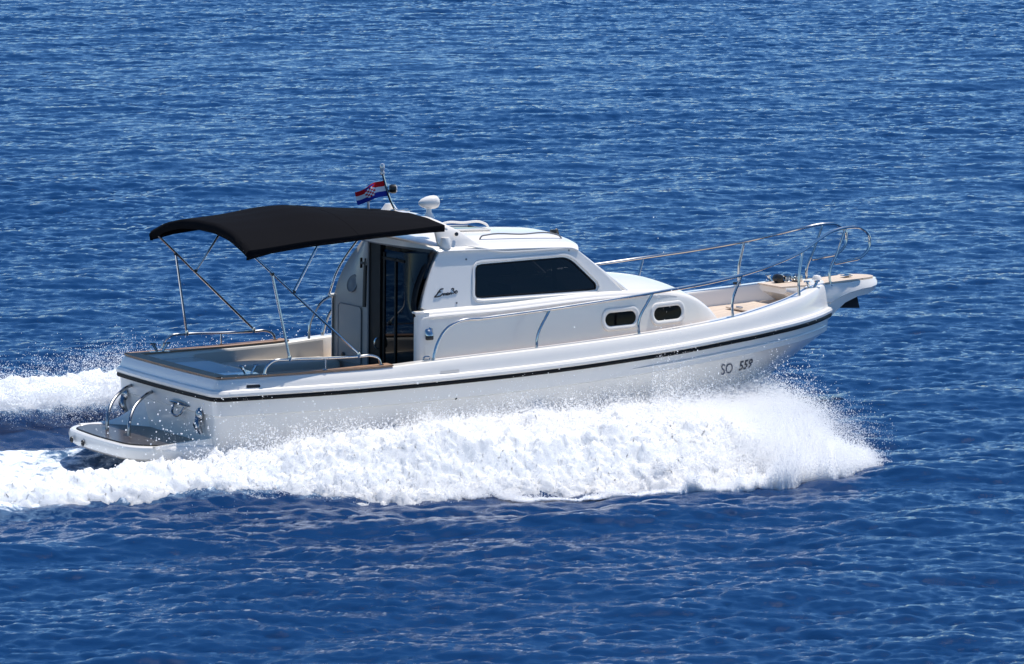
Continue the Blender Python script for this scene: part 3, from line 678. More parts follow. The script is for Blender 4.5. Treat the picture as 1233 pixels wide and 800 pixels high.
# ================================================================== PULPIT PLATFORM
def pul(x, hw, zt, zb, lip=.0):
    return [(x, -hw*.80, zb), (x, -hw*.9, (zt+zb)/2-.02), (x, -hw-lip, (zt+zb)/2+.0), (x, -hw-lip*.6, (zt+zb)/2+.03), (x, -hw+.01, zt-.02), (x, -hw+.02, zt), (x, hw-.02, zt), (x, hw-.01, zt-.02), (x, hw+lip*.6, (zt+zb)/2+.03), (x, hw+lip, (zt+zb)/2), (x, hw*.9, (zt+zb)/2-.02), (x, hw*.80, zb)]
secs = [pul(8.05, .30, 1.615, 1.54, .0), pul(8.45, .31, 1.625, 1.30), pul(8.70, .30, 1.64, 1.20), pul(8.80, .30, 1.645, 1.29, .0), pul(8.95, .295, 1.65, 1.40, .015), pul(9.15, .28, 1.665, 1.47, .025), pul(9.30, .25, 1.67, 1.485, .025), pul(9.42, .19, 1.672, 1.52, .025), pul(9.50, .10, 1.672, 1.53, .02), pul(9.53, .03, 1.668, 1.545, .01)]
bp_ = MB().loft(secs, caps=True).build('bow_platform', M['gel'], ang=40)
pt = [(8.00, .26), (8.5, .27), (8.95, .26), (9.15, .245), (9.30, .215), (9.40, .16), (9.46, .08), (9.475, 0)]
zz = lambda x: float(np.interp(x, [8.0, 8.45, 8.70, 8.95, 9.15, 9.3, 9.5], [1.614, 1.627, 1.642, 1.652, 1.667, 1.672, 1.674]))
L = [(x, -y, zz(x)+.001) for x, y in pt]+[(x, y, zz(x)+.001) for x, y in pt[::-1][1:]]
MB().loft([L, [(x, y, z+.018) for x, y, z in L]], caps=True).build('platform_planking', M['teak'], bp_)
wd = MB().lathe([(.07, 0), (.07, .03), (.045, .05), (.045, .08), (.06, .095), (.05, .12), (0, .13)], (8.32, .10, 1.63), (0, 0, 1), 20); wd.lathe([(.0, -.07), (.045, -.065), (.055, -.02), (.035, 0), (.055, .02), (.045, .065), (0, .07)], (8.45, .08, 1.69), (0, 1, 0), 20)
wd.build('anchor_windlass', M['steel'])
wc = MB().lathe([(0, -.06), (.05, -.05), (.06, 0), (.05, .05), (0, .06)], (8.20, .12, 1.69), (0, 1, 0), 18); wc.build('windlass_drum', M['black'])
MB().lathe([(.06, 0), (.06, .02), (.04, .05), (0, .06)], (8.72, .05, 1.66), (0, 0, 1), 18).build('nav_light', M['gel'])
rl = MB().box((9.12, 0, 1.70), (.12, .10, .012), .004).lathe([(.02, -.05), (.02, .05)], (9.14, 0, 1.70), (0, 1, 0), 10); rl.build('anchor_roller', M['steel'])
ac = MB().tube([(8.85, 0, 1.38), (9.0, 0, 1.385), (9.22, 0, 1.44)], .028, n=8, flat=.6)
for s in (-1, 1):
    ac.add([(8.98, 0, 1.44), (9.26, s*.02, 1.48), (9.23, s*.14, 1.31), (8.95, s*.11, 1.32), (9.04, s*.01, 1.39)], [(0, 1, 2), (0, 2, 3), (0, 3, 4), (4, 3, 2), (4, 2, 1)])
ac.box((9.04, 0, 1.36), (.14, .12, .08), .01); ac.tube([(8.78, -.05, 1.30), (8.92, -.05, 1.315), (9.05, -.05, 1.34)], [.006, .015, .01], n=6)
ac.build('anchor', M['iron'], ang=20)

# ================================================================== BIMINI CANOPY
def can(u, v):                                          # u 0 rear .. 1 front, v -1..1 across
    x = .42+(2.98-.42)*u
    w = float(pchip([0, .45, .8, 1], [1.235, 1.20, 1.08, .93], u))
    ze = float(pchip([0, .42, .72, 1], [2.46, 2.56, 2.60, 2.615], u)); zc = float(pchip([0, .2, .42, .7, 1], [2.675, 2.735, 2.80, 2.765, 2.705], u))
    a = abs(v); s_ = 1-a**2.5
    z = ze+(zc-ze)*s_
    z -= .012*sin(pi*min(u/.45, 1))*(1-a**4)*(u < .45) + .016*sin(pi*min(max((u-.45)/.55, 0), 1))*(1-a**4)
    x += -.10*(1-a*a)*u**3 + .0 - .06*(a**2)*(1-u)**4
    z += .002*sin(u*19+a*3)*a**3 + .002*sin(v*19+u*8)
    return (x, w*v, z)
nu, nv = 60, 49; G = []
for u in np.linspace(0, 1, nu):
    row = [can(u, v) for v in np.linspace(-1, 1, nv)]
    hem = float(np.interp(u, [0, .1, .8, 1], [.10, .065, .055, .07]))
    a, b = row[0], row[-1]
    row = [(a[0], a[1]+.006, a[2]-hem), (a[0], a[1]-.006, a[2]-hem*.45)]+row+[(b[0], b[1]+.006, b[2]-hem*.45), (b[0], b[1]-.006, b[2]-hem)]
    G.append(row)
rear = [(p[0]+.035*abs(p[1]/1.235)**3-.02, p[1]*1.0, p[2]-.10 if 1 < i < nv+2 else p[2]-.004) for i, p in enumerate(G[0])]
mid_ = [(p[0]-.022, p[1], p[2]-.03 if 1 < i < nv+2 else p[2]-.002) for i, p in enumerate(G[0])]
G = np.array([rear, mid_]+G)
cn = MB().grid(G).build('canopy', M['canvas'], ang=50)
sm = cn.modifiers.new('thickness', 'SOLIDIFY'); sm.thickness = .006; sm.offset = 1
MB().tube([(lambda p: (p[0], p[1], p[2]+.004))(can(.52, v)) for v in np.linspace(-1, 1, 31)], .005, n=6, sub=1).build('canopy_seam', M['canvas'], cn)
MB().lathe([(0, 0), (.017, .0), (.017, .006), (0, .012)], (3.0, -.938, 2.578), (0, -1, .2), 12).build('snap_button', M['gel'], cn)
for s in (-1, 1):
    f = MB().tube([(.42, s*1.20, 2.42), (1.70, s*1.30, 1.265)], .015, n=10).build('canopy_pole', M['steel'])
    MB().tube([(.66, s*1.22, 2.19), (.84, s*1.30, 1.26)], .0145, n=10).build('canopy_strut', M['steel'], f)
    MB().tube([(.92, s*1.235, 1.985), (1.26, s*1.17, 2.50)], .0145, n=10).build('canopy_strut', M['steel'], f)
    for p in ((1.70, s*1.30, 1.255), (.84, s*1.30, 1.262)): MB().lathe([(0, -.03), (.021, -.03), (.023, 0), (.021, .025), (.014, .03), (0, .03)], p, (0, 0, 1), 12).build('rail_clamp', M['steel'], f)
    for p in ((.66, s*1.22, 2.19), (.92, s*1.235, 1.985)): MB().lathe([(0, -.02), (.018, -.02), (.018, .02), (0, .02)], p, (0, 1, 0), 10).build('joint', M['black'], f)
bw_ = MB()
for u in (.015, .50, .97): bw_.tube([(lambda p: (p[0], p[1]*.985, p[2]-.022))(can(u, v)) for v in np.linspace(-1, 1, 25)], .0125, n=8, sub=1)
bw_.build('canopy_bows', M['steel'])

# ================================================================== SEA
def field(n, L, spec, seed, choppy=False):
    r = np.random.default_rng(seed); k = np.fft.fftfreq(n, L/n)*2*pi
    kx, ky = np.meshgrid(k, k, indexing='ij'); K = np.hypot(kx, ky); K[0, 0] = 1e-6
    A = np.sqrt(spec(kx, ky, K)); A[0, 0] = 0
    H = A*(r.standard_normal((n, n))+1j*r.standard_normal((n, n)))
    h = np.real(np.fft.ifft2(H)); s = h.std()
    if not choppy: return h/s
    dx = np.real(np.fft.ifft2(-1j*kx/K*H))/s; dy = np.real(np.fft.ifft2(-1j*ky/K*H))/s
    return h/s, dx, dy
def samp(F, L, x, y):
    n = F.shape[0]; u = (x/L*n) % n; v = (y/L*n) % n; i = u.astype(int) % n; j = v.astype(int) % n; a = u-np.floor(u); b = v-np.floor(v)
    i2, j2 = (i+1) % n, (j+1) % n
    return F[i, j]*(1-a)*(1-b)+F[i2, j]*a*(1-b)+F[i, j2]*(1-a)*b+F[i2, j2]*a*b
WD = radians(-82)                                       # waves run towards / away from the camera
def sp_wind(kx, ky, K):
    c = (kx*cos(WD)+ky*sin(WD))/K; kp = 2*pi/1.0
    return K**-3.25*np.exp(-1.0*(kp/K)**2)*(.03+np.abs(c)**4.5)*np.exp(-(K*.010)**2)
WL = 41.0; WH, WX, WY = field(2048, WL, sp_wind, 5, True)
def sp_swell(kx, ky, K):
    c = (kx*cos(WD+.3)+ky*sin(WD+.3))/K; return K**-3.2*np.exp(-(2*pi/4/K)**2)*(.06+np.abs(c)**4)*np.exp(-(K*.25)**2)
SW = field(512, 137.0, sp_swell, 9)
patch = field(512, 97.0, lambda kx, ky, K: K**-2.2*np.exp(-(K*.25)**2), 21)
AMP, CHOP = .0170, 1.0
def boatxy(x, y):
    c, s = cos(YAW), sin(YAW); dx, dy = x-BO[0], y-BO[1]
    return dx*c+dy*s, -dx*s+dy*c
def wake(x, y):
    """height of the wake pattern and foam cover 0..1"""
    bx_, by = boatxy(x, y)
    h = np.zeros_like(x)
    # far bow wave crest and the trough inside it
    fc = 3.75-.06*bx_; act = sstep(6.2, 3.0, bx_)*sstep(-30, -6, bx_)
    far = np.exp(-((by-fc)/.50)**2)*act
    h += .40*far-.16*np.exp(-((by-2.35)/.6)**2)*act*sstep(2.5, 0, bx_)
    # near bow wave
    nc = np.interp(bx_, [-6, -3, -1, 1, 4, 6.5], [-1.3, -1.45, -1.75, -2.4, -3.2, -3.3]); actn = sstep(7.2, 5.0, bx_)
    near = np.exp(-((by-nc)/.45)**2)*actn
    h += .17*near-.07*np.exp(-((by-nc+1.1)/.6)**2)*actn
    h += .05*np.sin((by-nc)*4.2)*np.exp(-((by-nc+2.6)/1.6)**2)*actn
    h -= .12*np.exp(-(by/.8)**2)*np.exp(-((bx_+1.2)/1.0)**2)
    return h, far, near
def sea_height(x, y, fine=True):
    sw = samp(SW, 137.0, x, y)
    a = AMP*(1+.14*samp(patch, 97.0, x, y))
    return .026*sw+a*samp(WH, WL, x, y)
# non-uniform tensor grid: dense in view, growing outwards to the horizon
def axis(a, b, st, far, g=1.12, mid=None):
    c = list(np.arange(a, b, st))
    if mid: c = list(np.arange(-mid, a-.02, .042))+c+list(np.arange(b+.02, mid, .042)); a = -mid; st = .042
    s_ = st; x = c[-1]; R = []
    while x < far: s_ *= g; x += s_; R.append(x)
    s_ = st; x = a; L_ = []
    while x > -far: s_ *= g; x -= s_; L_.append(x)
    return np.array(L_[::-1]+c+R)
def warp_axis():
    y = [-17.5]; 
    while y[-1] < 95: y.append(y[-1]+.034+.0008*(y[-1]+17.5))
    s_ = .1; 
    while y[-1] < 6000: s_ *= 1.12; y.append(y[-1]+s_)
    s_ = .04; L_ = []; x = y[0]
    while x > -6000: s_ *= 1.12; x -= s_; L_.append(x)
    return np.array(L_[::-1]+y)
X = axis(-8.0, 8.0, .024, 6000, 1.12, 16.0); Y = warp_axis()
gx, gy = np.meshgrid(X, Y, indexing='ij')
fadew = sstep(400, 150, np.hypot(gx, gy))
wk, far_, near_ = wake(gx, gy)
hh = sea_height(gx, gy)*fadew+wk
amod = AMP*(1+.14*samp(patch, 97.0, gx, gy))*fadew
px = gx+CHOP*amod*samp(WX, WL, gx, gy); py = gy+CHOP*amod*samp(WY, WL, gx, gy)
def fast_mesh(name, P, n, m, attrs=None):
    me = bpy.data.meshes.new(name); nv_ = n*m; me.vertices.add(nv_); me.vertices.foreach_set('co', P.astype(np.float32).ravel())
    i = np.arange(n-1)[:, None]; j = np.arange(m-1)[None, :]; q = np.stack([i*m+j, (i+1)*m+j, (i+1)*m+j+1, i*m+j+1], -1).reshape(-1, 4).astype(np.int32)
    nf = len(q); me.loops.add(nf*4); me.loops.foreach_set('vertex_index', q.ravel()); me.polygons.add(nf)
    me.polygons.foreach_set('loop_start', np.arange(nf, dtype=np.int32)*4); me.update(calc_edges=True)
    me.polygons.foreach_set('use_smooth', np.ones(nf, bool))
    for k, v in (attrs or {}).items():
        a = me.attributes.new(k, 'FLOAT', 'POINT'); a.data.foreach_set('value', v.astype(np.float32).ravel())
    return me
# foam cover on the water surface
bx_, by_ = boatxy(gx, gy)
f = np.clip(far_*1.25-.05, 0, 1)*sstep(6.0, 3.5, bx_)
inner = sstep(-.2, -1.3, bx_)*sstep(2.5, 1.5, by_)*sstep(-3.0, -1.2, by_)
under = sstep(1.1, .5, bx_)*sstep(-1.5, -1.0, by_)*sstep(1.9, 1.2, by_)*.45
f = np.maximum(f, np.maximum(inner*.60, under))
nfoam = np.clip(near_*1.2, 0, 1)*sstep(6.5, 5.5, bx_); f = np.maximum(f, nfoam*.85); f = np.maximum(f, .60*np.exp(-((by_-np.interp(bx_, [-6, -3, -1, 1, 4, 6.5], [-1.4, -1.6, -1.95, -2.65, -3.5, -3.6]))/.42)**2)*sstep(6.2, 4.5, bx_))
sea = fast_mesh('sea', np.stack([px, py, hh], -1), len(X), len(Y), {'foam': f})

m = bpy.data.materials.new('sea_water'); m.use_nodes = True; n = m.node_tree; b = n.nodes['Principled BSDF']
b.inputs['Base Color'].default_value = (.005, .032, .105, 1); b.inputs['Roughness'].default_value = .04; b.inputs['IOR'].default_value = 1.333; b.inputs['Specular IOR Level'].default_value = .42
tc = n.nodes.new('ShaderNodeTexCoord')
mp = n.nodes.new('ShaderNodeMapping'); mp.inputs['Scale'].default_value = (7, 18, 8); mp.inputs['Rotation'].default_value = (0, 0, radians(6)); n.links.new(tc.outputs['Object'], mp.inputs[0])
no = n.nodes.new('ShaderNodeTexNoise'); no.inputs['Scale'].default_value = 1.; no.inputs['Detail'].default_value = 7; no.inputs['Roughness'].default_value = .68; n.links.new(mp.outputs[0], no.inputs[0])
bp = n.nodes.new('ShaderNodeBump'); bp.inputs['Strength'].default_value = 1; bp.inputs['Distance'].default_value = .009; n.links.new(no.outputs[0], bp.inputs['Height']); n.links.new(bp.outputs[0], b.inputs['Normal'])
at = n.nodes.new('ShaderNodeAttribute'); at.attribute_name = 'foam'
fn = n.nodes.new('ShaderNodeTexNoise'); fn.inputs['Scale'].default_value = 7; fn.inputs['Detail'].default_value = 9; fn.inputs['Roughness'].default_value = .68; fn.inputs['Distortion'].default_value = .6; n.links.new(tc.outputs['Object'], fn.inputs[0])
ad = n.nodes.new('ShaderNodeMath'); ad.operation = 'ADD'; n.links.new(at.outputs['Fac'], ad.inputs[0]); n.links.new(fn.outputs[0], ad.inputs[1])
mr = n.nodes.new('ShaderNodeMapRange'); mr.inputs[1].default_value = .92; mr.inputs[2].default_value = 1.12; n.links.new(ad.outputs[0], mr.inputs[0])
fo = n.nodes.new('ShaderNodeBsdfDiffuse'); fo.inputs[0].default_value = (.82, .86, .90, 1)
mx = n.nodes.new('ShaderNodeMixShader'); n.links.new(mr.outputs[0], mx.inputs[0]); n.links.new(b.outputs[0], mx.inputs[1]); n.links.new(fo.outputs[0], mx.inputs[2])
# aerated water: the body colour turns pale turquoise where bubbles are mixed in
mc = n.nodes.new('ShaderNodeMix'); mc.data_type = 'RGBA'; mc.inputs[6].default_value = (.005, .032, .105, 1); mc.inputs[7].default_value = (.16, .27, .40, 1)
m2 = n.nodes.new('ShaderNodeMapRange'); m2.inputs[1].default_value = .72; m2.inputs[2].default_value = 1.1; n.links.new(ad.outputs[0], m2.inputs[0])
n.links.new(m2.outputs[0], mc.inputs[0]); n.links.new(mc.outputs[2], b.inputs['Base Color'])
n.links.new(mx.outputs[0], n.nodes['Material Output'].inputs[0])
sea.materials.append(m)
so_ = bpy.data.objects.new('sea', sea); COL.objects.link(so_); so_['kind'] = 'structure'

# ================================================================== FOAM (solid froth rolling along both sides and astern)
def foam_patch(name, x0, x1, y0, y1, st, envf, seed, nblob, rmin, rmax, dens):
    xs = np.arange(x0, x1, st); ys = np.arange(y0, y1, st); n_, m_ = len(xs), len(ys)
    a, b = np.meshgrid(xs, ys, indexing='ij'); env = envf(a, b)
    r = np.random.default_rng(seed); B = np.zeros_like(a)
    cx = r.uniform(x0, x1, nblob); cy = r.uniform(y0, y1, nblob); rad = rmin*(rmax/rmin)**(r.random(nblob)**2.2)
    keep = samp(env, 1e9, cx, cy) if 0 else env[np.clip(((cx-x0)/st).astype(int), 0, n_-1), np.clip(((cy-y0)/st).astype(int), 0, m_-1)]
    for X_, Y_, q, e in zip(cx, cy, rad, keep):
        if e < -.05: continue
        i0, i1 = max(int((X_-q-x0)/st), 0), min(int((X_+q-x0)/st)+2, n_); j0, j1 = max(int((Y_-q-y0)/st), 0), min(int((Y_+q-y0)/st)+2, m_)
        if i0 >= i1 or j0 >= j1: continue
        d2 = q*q-(a[i0:i1, j0:j1]-X_)**2-(b[i0:i1, j0:j1]-Y_)**2
        B[i0:i1, j0:j1] = np.maximum(B[i0:i1, j0:j1], np.sqrt(np.maximum(d2, 0))*.5+r.uniform(-.2, .2)*q*(d2 > 0))
    nz = field(1024, 1024*st, lambda kx, ky, K: K**-2.6*np.exp(-(2*pi/.9/K)**2), seed+1)[:, :]
    nn = nz[np.arange(n_)[:, None] % 1024, np.arange(m_)[None, :] % 1024]
    Z = hsea(a, b)+env+B+.020*nn*np.clip(env*5+.6, 0, 1)-.05
    jx = field(1024, 1024*st, lambda kx, ky, K: K**-2.2*np.exp(-(2*pi/.4/K)**2), seed+2)[np.arange(n_)[:, None] % 1024, np.arange(m_)[None, :] % 1024]
    me = fast_mesh(name, np.stack([a+.012*jx, b+.012*nn, Z], -1), n_, m_)
    # drop faces that lie wholly under water
    import bmesh
    low = (env < -.12)
    vis = ~low; fl = vis[:-1, :-1] | vis[1:, :-1] | vis[1:, 1:] | vis[:-1, 1:]
    bm = bmesh.new(); bm.from_mesh(me); bm.faces.ensure_lookup_table(); bmesh.ops.delete(bm, geom=[bm.faces[i] for i in np.nonzero(~fl.ravel())[0]], context='FACES'); bm.to_mesh(me); bm.free()
    me.polygons.foreach_set('use_smooth', np.ones(len(me.polygons), bool))
    me.materials.append(FOAM)
    o = bpy.data.objects.new(name, me); COL.objects.link(o); o['kind'] = 'stuff'; return o
def hsea(x, y):
    w_, _, _ = wake(x, y); return sea_height(x, y)*.6+w_
FOAM = bpy.data.materials.new('white_foam'); FOAM.use_nodes = True; n = FOAM.node_tree; b = n.nodes['Principled BSDF']
tc = n.nodes.new('ShaderNodeTexCoord'); no = n.nodes.new('ShaderNodeTexNoise'); no.inputs['Scale'].default_value = 55; no.inputs['Detail'].default_value = 5; n.links.new(tc.outputs['Object'], no.inputs[0])
bp = n.nodes.new('ShaderNodeBump'); bp.inputs['Distance'].default_value = .010; bp.inputs['Strength'].default_value = .8; n.links.new(no.outputs[0], bp.inputs['Height']); n.links.new(bp.outputs[0], b.inputs['Normal'])
b.inputs['Base Color'].default_value = (.97, .975, .98, 1); b.inputs['Subsurface Weight'].default_value = 1; b.inputs['Subsurface Radius'].default_value = (1, 1, 1); b.inputs['Subsurface Scale'].default_value = .05; b.inputs['Roughness'].default_value = .9; b.inputs['Specular IOR Level'].default_value = .1
tr = n.nodes.new('ShaderNodeBsdfTranslucent'); tr.inputs[0].default_value = (.95, .96, .97, 1); mxs = n.nodes.new('ShaderNodeMixShader'); mxs.inputs[0].default_value = .35
n.links.new(b.outputs[0], mxs.inputs[1]); n.links.new(tr.outputs[0], mxs.inputs[2]); n.links.new(mxs.outputs[0], n.nodes['Material Output'].inputs[0])
# near side: envelope in world space (outer edge measured against the hull's length)
def env_near(x, y):
    bX, bY = boatxy(x, y)
    yo = np.interp(x, [-9, -6.5, -4.5, -3.25, -1.65, -.15, 1.65, 2.9, 3.6, 4.1], [-5.2, -4.95, -4.72, -4.25, -4.2, -3.9, -3.62, -3.45, -2.9, -2.2])
    w1 = samp(EDGE, 9.0, x*1.0, y*0+3.1)*.10+samp(EDGE, 9.0, x*3.1, y*0+5.0)*.04
    din = y-(yo+w1)                                     # distance inside the outer edge
    wl = np.interp(bX, [-1.2, -.9, 0, 3, 5, 6.5, 7.4, 7.9], [-1.0, -1.15, -1.28, -1.3, -1.22, -.85, -.35, .1])
    hin = wl-bY+.12                                     # distance outside the hull side
    back = sstep(-2.6, -1.0, bX)
    top_ = np.interp(bX, [-8, -2.5, -1, .3, 1.2, 2.5, 4, 5.5, 6.3, 7], [.05, .05, .08, .16, .30, .32, .34, .22, .06, .0])
    prof = np.minimum(sstep(-.06, .30, din)*.13-.05, 1)+top_*sstep(.25, 1.5, din)
    e = np.where(din > -.15, prof, -.2)
    e = e*1.0-np.where(bX > -.95, sstep(.12, -.15, hin)*.9, 0)
    # abaft the stern the froth thins out across the wake
    e = e-np.where(bX <= -.95, sstep(-.8, .3, bY)*.20, 0)
    rag = samp(EDGE, 9.0, x*2.3+1, y*3.1)*.035+np.abs(samp(EDGE, 9.0, x*4.1, y*4.7+2))*.03
    e = e+rag*sstep(.02, .2, e)
    e = e-sstep(6.0, 7.0, bX)*.42-sstep(2.0, 3.7, x)*.20
    e = e-np.where(bX < .3, sstep(-.62, -.40, bY-np.interp(bX, [-3, -1, .3], [.15, -.45, -.6]))*.08, 0)
    return e
EDGE = field(512, 9.0, lambda kx, ky, K: K**-3*np.exp(-(K*.04)**2), 33)
fo1 = foam_patch('bow_wave_foam', -7.0, 4.2, -5.6, 1.6, .016, env_near, 41, 60000, .012, .085, 1)
fo1['label'] = 'thick white froth rolling along the near side of the motorboat'; fo1['category'] = 'foam'
def froth_drops(nn, x0, x1, y0, y1, envf, seed, up=.03):
    r = np.random.default_rng(seed); x = r.uniform(x0, x1, nn); y = r.uniform(y0, y1, nn); e = envf(x, y); k = e > -.02
    x, y, e = x[k], y[k], e[k]; return np.stack([x, y, hsea(x, y)+np.maximum(e, 0)+r.exponential(up, len(x))*sstep(-.02, .1, e)+.0], 1)
def env_far(x, y):
    bX, bY = boatxy(x, y); c = 3.75-.06*bX
    w1 = samp(EDGE, 9.0, bX*.8, bY*0+1.1)*.14
    e = .16*np.exp(-((bY-c-.12-w1)/.55)**2)-.075
    return np.where((bX < 5.2) & (bX > -9), e*1.0-.3*sstep(3.6, 5.2, bX), -.2)
fo2 = foam_patch('far_wave_foam', -8.0, 1.5, -1.0, 7.5, .018, env_far, 57, 30000, .02, .09, 1)
fo2['label'] = 'white foam on the crest of the far wave behind the stern'; fo2['category'] = 'foam'

# ================================================================== SPRAY droplets (ballistic sheets thrown from the hull)
def gn_points(name, P, Rr, label, cat='spray'):
    me = bpy.data.meshes.new(name); me.vertices.add(len(P)); me.vertices.foreach_set('co', P.astype(np.float32).ravel())
    a = me.attributes.new('rad', 'FLOAT', 'POINT'); a.data.foreach_set('value', Rr.astype(np.float32)); me.update(); me.materials.append(DROP)
    o = bpy.data.objects.new(name, me); COL.objects.link(o)
    g = bpy.data.node_groups.new(name, 'GeometryNodeTree'); g.interface.new_socket('Geometry', in_out='INPUT', socket_type='NodeSocketGeometry'); g.interface.new_socket('Geometry', in_out='OUTPUT', socket_type='NodeSocketGeometry')
    i = g.nodes.new('NodeGroupInput'); ou = g.nodes.new('NodeGroupOutput'); mp_ = g.nodes.new('GeometryNodeMeshToPoints'); na = g.nodes.new('GeometryNodeInputNamedAttribute'); na.data_type = 'FLOAT'; na.inputs[0].default_value = 'rad'
    sm_ = g.nodes.new('GeometryNodeSetMaterial'); sm_.inputs['Material'].default_value = DROP
    g.links.new(i.outputs[0], mp_.inputs['Mesh']); g.links.new([s_ for s_ in na.outputs if s_.enabled][0], mp_.inputs['Radius']); g.links.new(mp_.outputs[0], sm_.inputs['Geometry']); g.links.new(sm_.outputs[0], ou.inputs[0])
    md = o.modifiers.new('points', 'NODES'); md.node_group = g
    o['kind'] = 'stuff'; o['label'] = label; o['category'] = cat
    return o
DROP = bpy.data.materials.new('spray_droplets'); DROP.use_nodes = True; n = DROP.node_tree; b = n.nodes['Principled BSDF']
b.inputs['Base Color'].default_value = (.98, .985, .99, 1); b.inputs['Specular IOR Level'].default_value = .1; b.inputs['Roughness'].default_value = .5
tr = n.nodes.new('ShaderNodeBsdfTranslucent'); tr.inputs[0].default_value = (.98, .98, .98, 1); mxs = n.nodes.new('ShaderNodeMixShader'); mxs.inputs[0].default_value = .6
n.links.new(b.outputs[0], mxs.inputs[1]); n.links.new(tr.outputs[0], mxs.inputs[2]); n.links.new(mxs.outputs[0], n.nodes['Material Output'].inputs[0])
def to_world(P): return P @ BR.T+BO
G9 = 9.81
def sheet(nn, xe, spread, vlat, vz, U, T, clump=.12, y_of=None, seed=1, z0=.08, fall=.0):
    r = np.random.default_rng(seed)
    # droplets come in small bursts so the sheet has fingers
    nbst = max(nn//(260 if nn > 1e5 else 40), 1); bi = r.integers(0, nbst, nn)
    Xe = xe[0]+(xe[1]-xe[0])*r.random(nbst)**spread; Vl = r.uniform(*vlat, nbst); Vz = vz[0]+(vz[1]-vz[0])*r.random(nbst)**1.5; Uu = r.normal(U, .3, nbst); Tt = r.random(nbst); Vz = Vz*(1-fall*(Vl-vlat[0])/(vlat[1]-vlat[0]))
    X_ = Xe[bi]+r.normal(0, clump, nn)*.5; l = Vl[bi]+r.normal(0, .22, nn); z_ = Vz[bi]*(1+r.normal(0, .11, nn)); u_ = Uu[bi]+r.normal(0, .18, nn)
    t = np.clip(Tt[bi]+r.normal(0, .09, nn), 0.01, 1.0)*T
    y0 = y_of(X_); x = X_-u_*t; y = y0-l*t; z = z0+z_*t-.5*G9*t*t*.85
    k = z > -.02
    return np.stack([x, y, z], 1)[k]
hullside = lambda x: np.interp(x, [-1, 0, 3, 5, 6.5, 7.4, 8.0], [-1.1, -1.24, -1.32, -1.25, -.82, -.35, -.05])
A = []; Rr = []
def put(P, r0, r1, seed=0, pw=3.0):
    A.append(P); Rr.append(r0+(r1-r0)*np.random.default_rng(seed).random(len(P))**pw)
put(sheet(1300000, (5.2, 7.9), .7, (.6, 5.7), (.9, 3.0), .65, .62, y_of=hullside, seed=1, fall=.25), .002, .0055, 1)      # the big forward fan
put(sheet(700000, (2.6, 6.8), 1, (1.0, 4.2), (.5, 3.2), 1.2, .60, y_of=hullside, seed=2, fall=.3), .002, .0055, 2)
put(sheet(60000, (.8, 4.2), 1, (.9, 2.6), (.4, 2.5), 1.5, .55, y_of=hullside, seed=3), .002, .007, 3)
put(sheet(9000, (.4, 3.4), 1, (.9, 1.7), (1.5, 3.0), 1.2, .6, clump=.04, y_of=hullside, seed=34), .003, .009, 34)     # splash peaks
put(sheet(9000, (.4, 7.8), 1, (.6, 4.8), (.8, 3.6), 1.0, .65, clump=.2, y_of=hullside, seed=31, fall=.3), .004, .011, 31)
put(sheet(2500, (-1.0, 7.3), 1, (.1, 3.5), (1.8, 4.0), 1.8, .85, clump=.3, y_of=hullside, seed=4), .002, .010, 4, 4.)    # stray drops
r = np.random.default_rng(8)                                                # drops flung across the transom and the quarter
P = np.stack([r.uniform(-1.6, 2.2, 260), r.uniform(-1.9, -1.2, 260), r.uniform(.1, .95, 260)], 1); put(P, .002, .010, 6, 4.)
Fd = froth_drops(130000, -3.5, 4.2, -5.6, 1.6, env_near, 71, .045)
r = np.random.default_rng(91); nE = 420000; xE = -3.0+7.1*r.random(nE)**.75+r.normal(0, .08, nE)
nE1 = samp(EDGE, 9.0, xE*2.2, xE*.7); nE2 = samp(EDGE, 9.0, xE*5.1+3, xE*1.3)
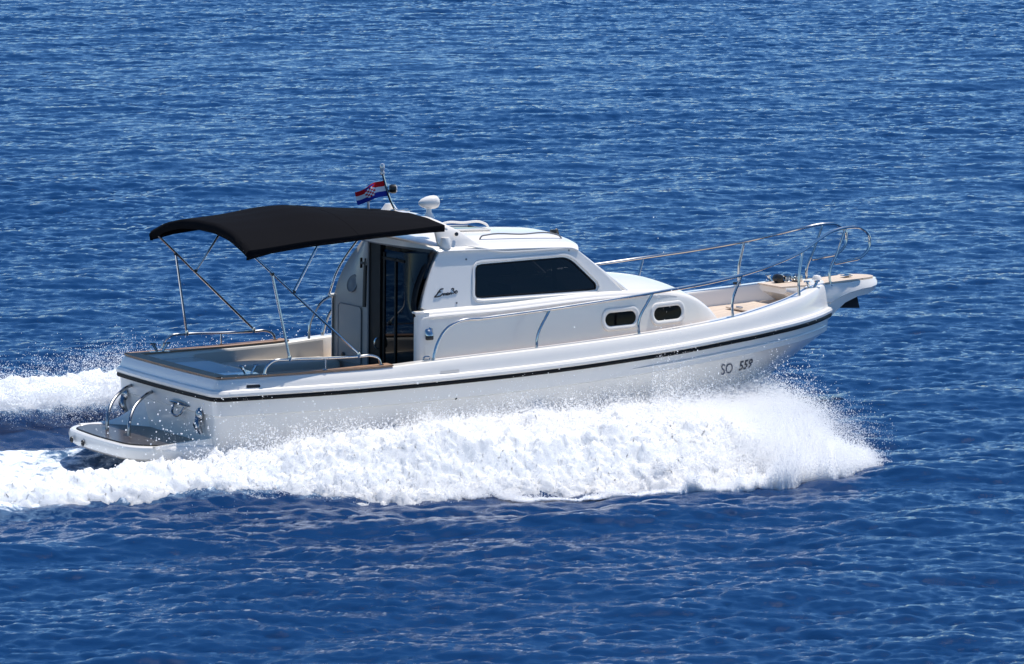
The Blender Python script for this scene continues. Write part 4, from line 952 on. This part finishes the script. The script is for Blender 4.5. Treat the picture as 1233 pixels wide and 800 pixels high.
yE = np.interp(xE, [-9, -6.5, -4.5, -3.25, -1.65, -.15, 1.65, 2.9, 3.6, 4.1, 4.5], [-5.2, -4.95, -4.72, -4.25, -4.2, -3.9, -3.62, -3.40, -2.85, -2.15, -1.7])+np.abs(r.normal(0, 1, nE))*(.16+.34*sstep(1, 3.3, xE))*np.clip(.75+.35*nE1, .3, 1.6)-.03+.07*nE1+.04*nE2
zE = r.exponential(1, nE)*(.016+.085*sstep(1.0, 3.0, xE)*sstep(4.3, 3.5, xE))*np.clip(.8+.45*nE2+.2*nE1, .25, 2)
kE = r.random(nE) < (.22+.78*sstep(.5, 2.5, xE))*sstep(4.45, 3.7, xE)
# airborne mist landing between the hull and the outer edge near the front
nG = 330000; xG = r.uniform(1.6, 4.0, nG); yG = -3.2+(xG-1.6)*.45+(2.9-.85*(xG-1.6))*r.random(nG); zG = r.exponential(1, nG)*.13*sstep(4.1, 3.0, xG)*np.clip(1+.5*samp(EDGE, 9.0, xG*3, yG*3), .2, 2)
Fd = np.vstack([Fd, np.stack([xG, yG, hsea(xG, yG)+zG], 1)])
Fd = np.vstack([Fd, np.stack([xE, yE, hsea(xE, yE)+zE], 1)[kE]])
Pn = np.vstack([to_world(np.vstack(A)), Fd]); Rn = np.concatenate(Rr+[.002+.0055*np.random.default_rng(3).random(len(Fd))**5])
gn_points('bow_spray', Pn, Rn, 'white spray of droplets thrown out by the near side of the bow')
# far side spray behind the cockpit and stern
A = []; Rr = []
fars = lambda x: -(2.6+.06*(4-x))
def mir(P): P = P.copy(); P[:, 1] *= -1; return P
put(mir(sheet(220000, (-4, 5.4), 1, (.2, 2.2), (.8, 3.0), .8, .62, y_of=fars, seed=12, z0=.25)), .002, .006, 12)
put(mir(sheet(26000, (4.2, 6.3), 1, (.9, 3.4), (1.6, 3.6), 1.6, .75, y_of=hullside, seed=13)), .004, .012, 13)
gn_points('far_side_spray', to_world(np.vstack(A)), np.concatenate(Rr), 'white droplets flying up beyond the far side of the cockpit and stern')
